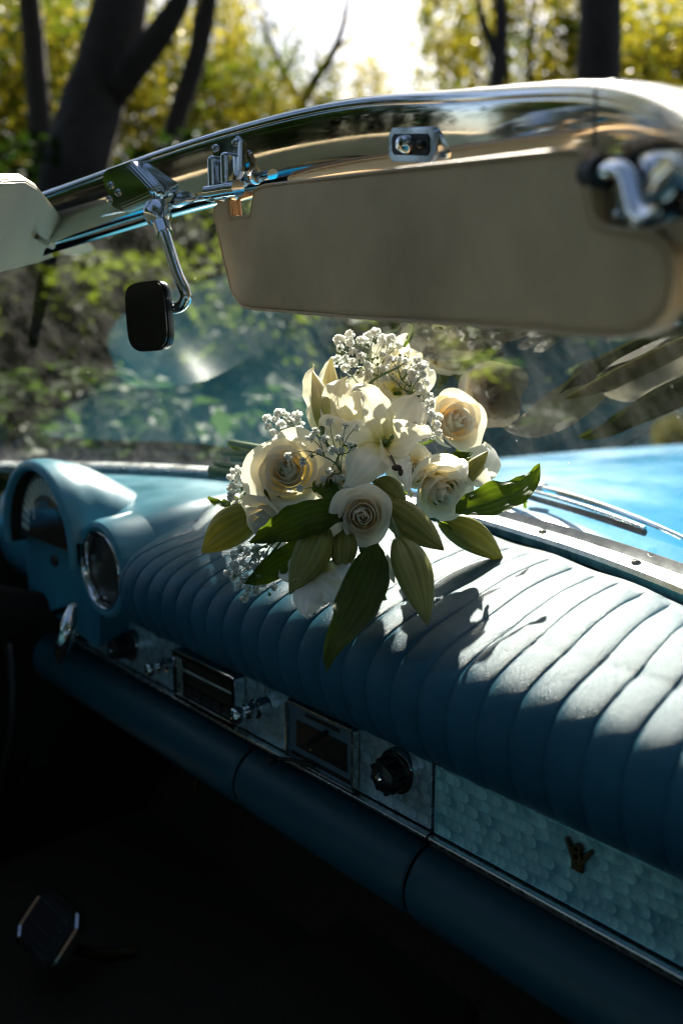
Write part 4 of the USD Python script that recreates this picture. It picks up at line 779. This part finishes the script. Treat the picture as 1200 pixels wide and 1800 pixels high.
for i, px in enumerate([-420, -250, -120, 20, 130, 260, 400, 545, 690, 840, 990, 1150, 1320]): rows.append((['d0', 'g0'][i % 2], px+rng.uniform(-30, 30), 9.6+rng.uniform(-.7, .9), .1, (.62+.1*(px < 300),)*2, 'low in the understorey behind the shrubs', 'low understorey trees'))
for k, px, ds, z, sc, w, g in rows: tree(k, px, ds, z, sc[0], rng.uniform(0, 6.28), w, g, sc[1])
for i in range(15):                                                   # the wood goes on behind the camera
    a = -1.95+.28*i;
    dist = 7.5+1.6*(i % 2); q = -F0*dist*math.cos(a)+RT*dist*math.sin(a)
    thing('dark_tree', 'dark green leafy tree of the wood around the clearing', 'tree', (q[0], q[1]-.5, .2), 'trees of the wood around the clearing', i*1.3, (1.7, 1.7, .98 if -1.70 < a < -1.0 else 3.1), CR['d0'])
for i, a in enumerate((-1.75, -1.55, -1.35, -1.15, -.95)):
    q = -F0*11*math.cos(a)+RT*11*math.sin(a)
    thing('dark_tree', 'dark green leafy tree of the wood around the clearing', 'tree', (q[0], q[1]-.5, .1), 'trees of the wood around the clearing', i*2.1, (1.5, 1.5, 1.2), CR['d0'])
# big trunks close to the car, with their own boughs and thin crowns
def trunk_tree(name, label, pts, radii, boughs, crown, mtl='bark', leafm='leaf_green'):
    ctrl = [P(*q) for q in pts]; base = G(pts[0][0], pts[0][2], 0); b = ctrl[0].copy(); b[2] = -.1; b[:2] += (ctrl[0]-ctrl[1])[:2]*.4
    t = thing(name, label, 'tree', [b[0], b[1], 0]); c_ = [b]+ctrl
    n = 40; p = curve(c_, n); rr = np.interp(np.linspace(0, 1, n), np.linspace(0, 1, len(radii)), radii)
    v, f = tube(p, rr, 0, 18); nn = meshkit.fbm(v*[5, 5, 1.5], 3)-.5; ax = np.repeat(p, 18, 0); k = v[:len(ax)]-ax; v[:len(ax)] += k*nn[:len(ax), None]*.35
    tk = obj('trunk', (v, f), mtl, t, smooth=True)
    for bp_, br in boughs: obj('bough', tube([P(*q) for q in bp_], br, 24, 10), mtl, t, smooth=True)
    if crown:
        (c, rx, rz, num, size, seed) = crown; (lv, lf), cc = crown_leaves(num, 46, rx, rz, size, seed, .55); obj('crown', (lv+np.asarray(c), lf), leafm, t, smooth=False)
        r = np.random.default_rng(seed); tp = ctrl[-1]
        obj('twig_set', cat([tube([tp+(cc[i]+c-tp)*.1, tp*.5+(cc[i]+c)*.5+[0, 0, -.2], cc[i]+c], [.05, .03, .008], 8, 5) for i in range(16)]), mtl, t, smooth=True)
def over(px, dist, z): g = G(px, dist, z); return g
trunk_tree('leaning_tree', 'thick dark trunk leaning right with a low forking bough', [(128, 330, 7), (165, 180, 7.05), (205, 40, 7.1), (225, -90, 7.2), (245, -260, 7.3)], [.34, .30, .27, .24, .21, .15],
    [([(188, 170, 7.05), (235, 115, 6.9), (290, 45, 6.8), (335, -40, 6.7)], [.15, .12, .10, .06])], (over(225, 7.4, 4.6), 2.2, 1.5, 5200, .10, 11))
trunk_tree('dark_trunk_tree', 'straight dark trunk at the far left behind the leaning tree', [(80, 330, 9), (66, 160, 9), (52, 0, 9), (44, -180, 9)], [.17, .14, .125, .115, .08], [], (over(20, 9.2, 4.7), 1.8, 1.5, 4200, .10, 12))
trunk_tree('slanting_tree', 'slender dark trunk slanting up to the right', [(284, 300, 8), (312, 200, 8.05), (345, 100, 8.1), (366, 0, 8.1), (378, -140, 8.2)], [.15, .11, .10, .095, .09, .06], [], (over(330, 8.3, 5.0), 1.5, 1.2, 2600, .10, 13))
trunk_tree('bare_forked_tree', 'thin bare forked tree standing against the bright sky', [(536, 300, 14), (532, 240, 14), (528, 180, 14)], [.20, .15, .13, .12],
    [([(528, 182, 14), (500, 130, 14), (478, 80, 14), (462, 20, 14)], [.10, .07, .045, .015]), ([(530, 180, 14), (560, 130, 13.9), (590, 80, 13.9), (606, 30, 13.9), (612, -40, 13.9)], [.10, .08, .06, .045, .02]), ([(500, 130, 14), (520, 95, 14), (528, 60, 14)], [.04, .025, .01]), ([(585, 88, 13.9), (620, 60, 13.9), (640, 20, 13.9)], [.04, .025, .01]), ([(560, 130, 13.9), (556, 85, 13.9), (570, 40, 13.9)], [.035, .02, .008])], None, 'pale_bark')
trunk_tree('twin_stem_tree', 'dark stem half hidden by yellow leaves right of the sky gap', [(868, 300, 11), (872, 160, 11), (880, 60, 11), (872, -40, 11)], [.16, .13, .125, .11, .07], [([(876, 100, 11), (850, 40, 11), (836, -30, 11)], [.07, .05, .03])], None)
trunk_tree('upright_tree', 'thick straight dark trunk behind the right end of the rail', [(1050, 330, 8), (1051, 150, 8), (1055, 0, 8), (1058, -300, 8), (1062, -900, 8)], [.27, .205, .20, .195, .17, .10], [], (over(1120, 8.2, 10.8), 1.6, 1.3, 2600, .10, 15))
def sun_at(p, hd): p = np.asarray(p, float); return p+SUN*(hd/math.hypot(SUN[0], SUN[1]))
rb = np.random.default_rng(5); ut = [p for p in stage.GetPrimAtPath('/World').GetChildren() if p.GetName() == 'upright_tree'][0]
tgt = sun_at((-.88, -.05, .94), 8.6); st0 = G(1056, 8.0, 6.2)
obj('bough', tube([st0, (st0*.5+tgt*.5)+[0, 0, .25], tgt+[0, 0, -.05], tgt+nrm(tgt-st0)*.25], [.06, .035, .015, .006], 20, 8), 'bark', ut, smooth=True)
lp = np.vstack([sun_at((x, y, .94), 8.6+rb.uniform(-.2, .2)) for x, y in zip(rb.normal(-.87, .052, 75), rb.normal(-.05, .05, 75))])
obj('leaf_cluster', leaves(lp, .085, rb), 'leaf_green', ut, smooth=False)
# shrubs close beyond the car: pale leaves on arching stems
def shrub_proto(name, n, h, spread, size, mtl, seed, stems=14):
    r = np.random.default_rng(seed); pth = f'{proto_path}/{name}'; stage.CreateClassPrim(pth); tb, cs = [], []
    for i in range(stems):
        a = r.uniform(0, 6.28); e = np.array([math.cos(a), math.sin(a), 0])*spread*r.uniform(.3, 1); H = h*r.uniform(.55, 1.1)
        c_ = [[0, 0, 0], e*.25+[0, 0, H*.55], e*.7+[0, 0, H*.95], e*1.15+[0, 0, H*.9]]; tb.append(tube(c_, [.010, .007, .003], 12, 5)); p = curve(c_, 60)[12:]
        k = r.integers(0, len(p), n//stems); cs.append(p[k]+r.normal(size=(len(k), 3))*[.05, .05, .03])
    v, f = leaves(np.vstack(cs), size, r, .35, .48, .25)
    usdkit.mesh(stage, pth+'/foliage', (v, f), '/World/Looks/'+mtl, smooth=False); usdkit.mesh(stage, pth+'/stem', cat(tb), '/World/Looks/bark', smooth=True); return pth
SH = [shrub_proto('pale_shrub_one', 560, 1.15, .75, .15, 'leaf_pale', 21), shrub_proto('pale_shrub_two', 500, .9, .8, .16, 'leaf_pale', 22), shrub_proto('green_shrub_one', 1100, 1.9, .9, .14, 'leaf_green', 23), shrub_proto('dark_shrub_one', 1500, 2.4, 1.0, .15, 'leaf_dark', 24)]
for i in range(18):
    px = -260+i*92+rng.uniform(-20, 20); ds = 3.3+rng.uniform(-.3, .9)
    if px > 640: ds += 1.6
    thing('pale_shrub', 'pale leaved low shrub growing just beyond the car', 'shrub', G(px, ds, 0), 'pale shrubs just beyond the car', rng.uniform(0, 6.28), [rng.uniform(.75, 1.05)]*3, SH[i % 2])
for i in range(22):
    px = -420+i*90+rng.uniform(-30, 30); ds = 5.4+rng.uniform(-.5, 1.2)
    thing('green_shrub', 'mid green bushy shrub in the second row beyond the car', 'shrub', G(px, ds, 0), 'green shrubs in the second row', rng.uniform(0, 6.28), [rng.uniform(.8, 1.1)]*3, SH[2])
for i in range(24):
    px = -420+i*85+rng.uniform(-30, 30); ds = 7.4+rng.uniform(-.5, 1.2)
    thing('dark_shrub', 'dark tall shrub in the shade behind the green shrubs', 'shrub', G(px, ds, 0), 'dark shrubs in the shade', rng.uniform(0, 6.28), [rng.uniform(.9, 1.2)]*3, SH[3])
for i in range(20):                                                   # shrubs of the clearing that only the glass and chrome mirror
    a = -2.1+.215*i; dist = 5.6+.9*(i % 2); q = -F0*dist*math.cos(a)+RT*dist*math.sin(a)
    thing('dark_shrub', 'dark tall shrub at the edge of the clearing behind the car', 'shrub', (q[0], q[1]-.5, 0), 'dark shrubs round the clearing', i*1.7, [1.05]*3, SH[3])
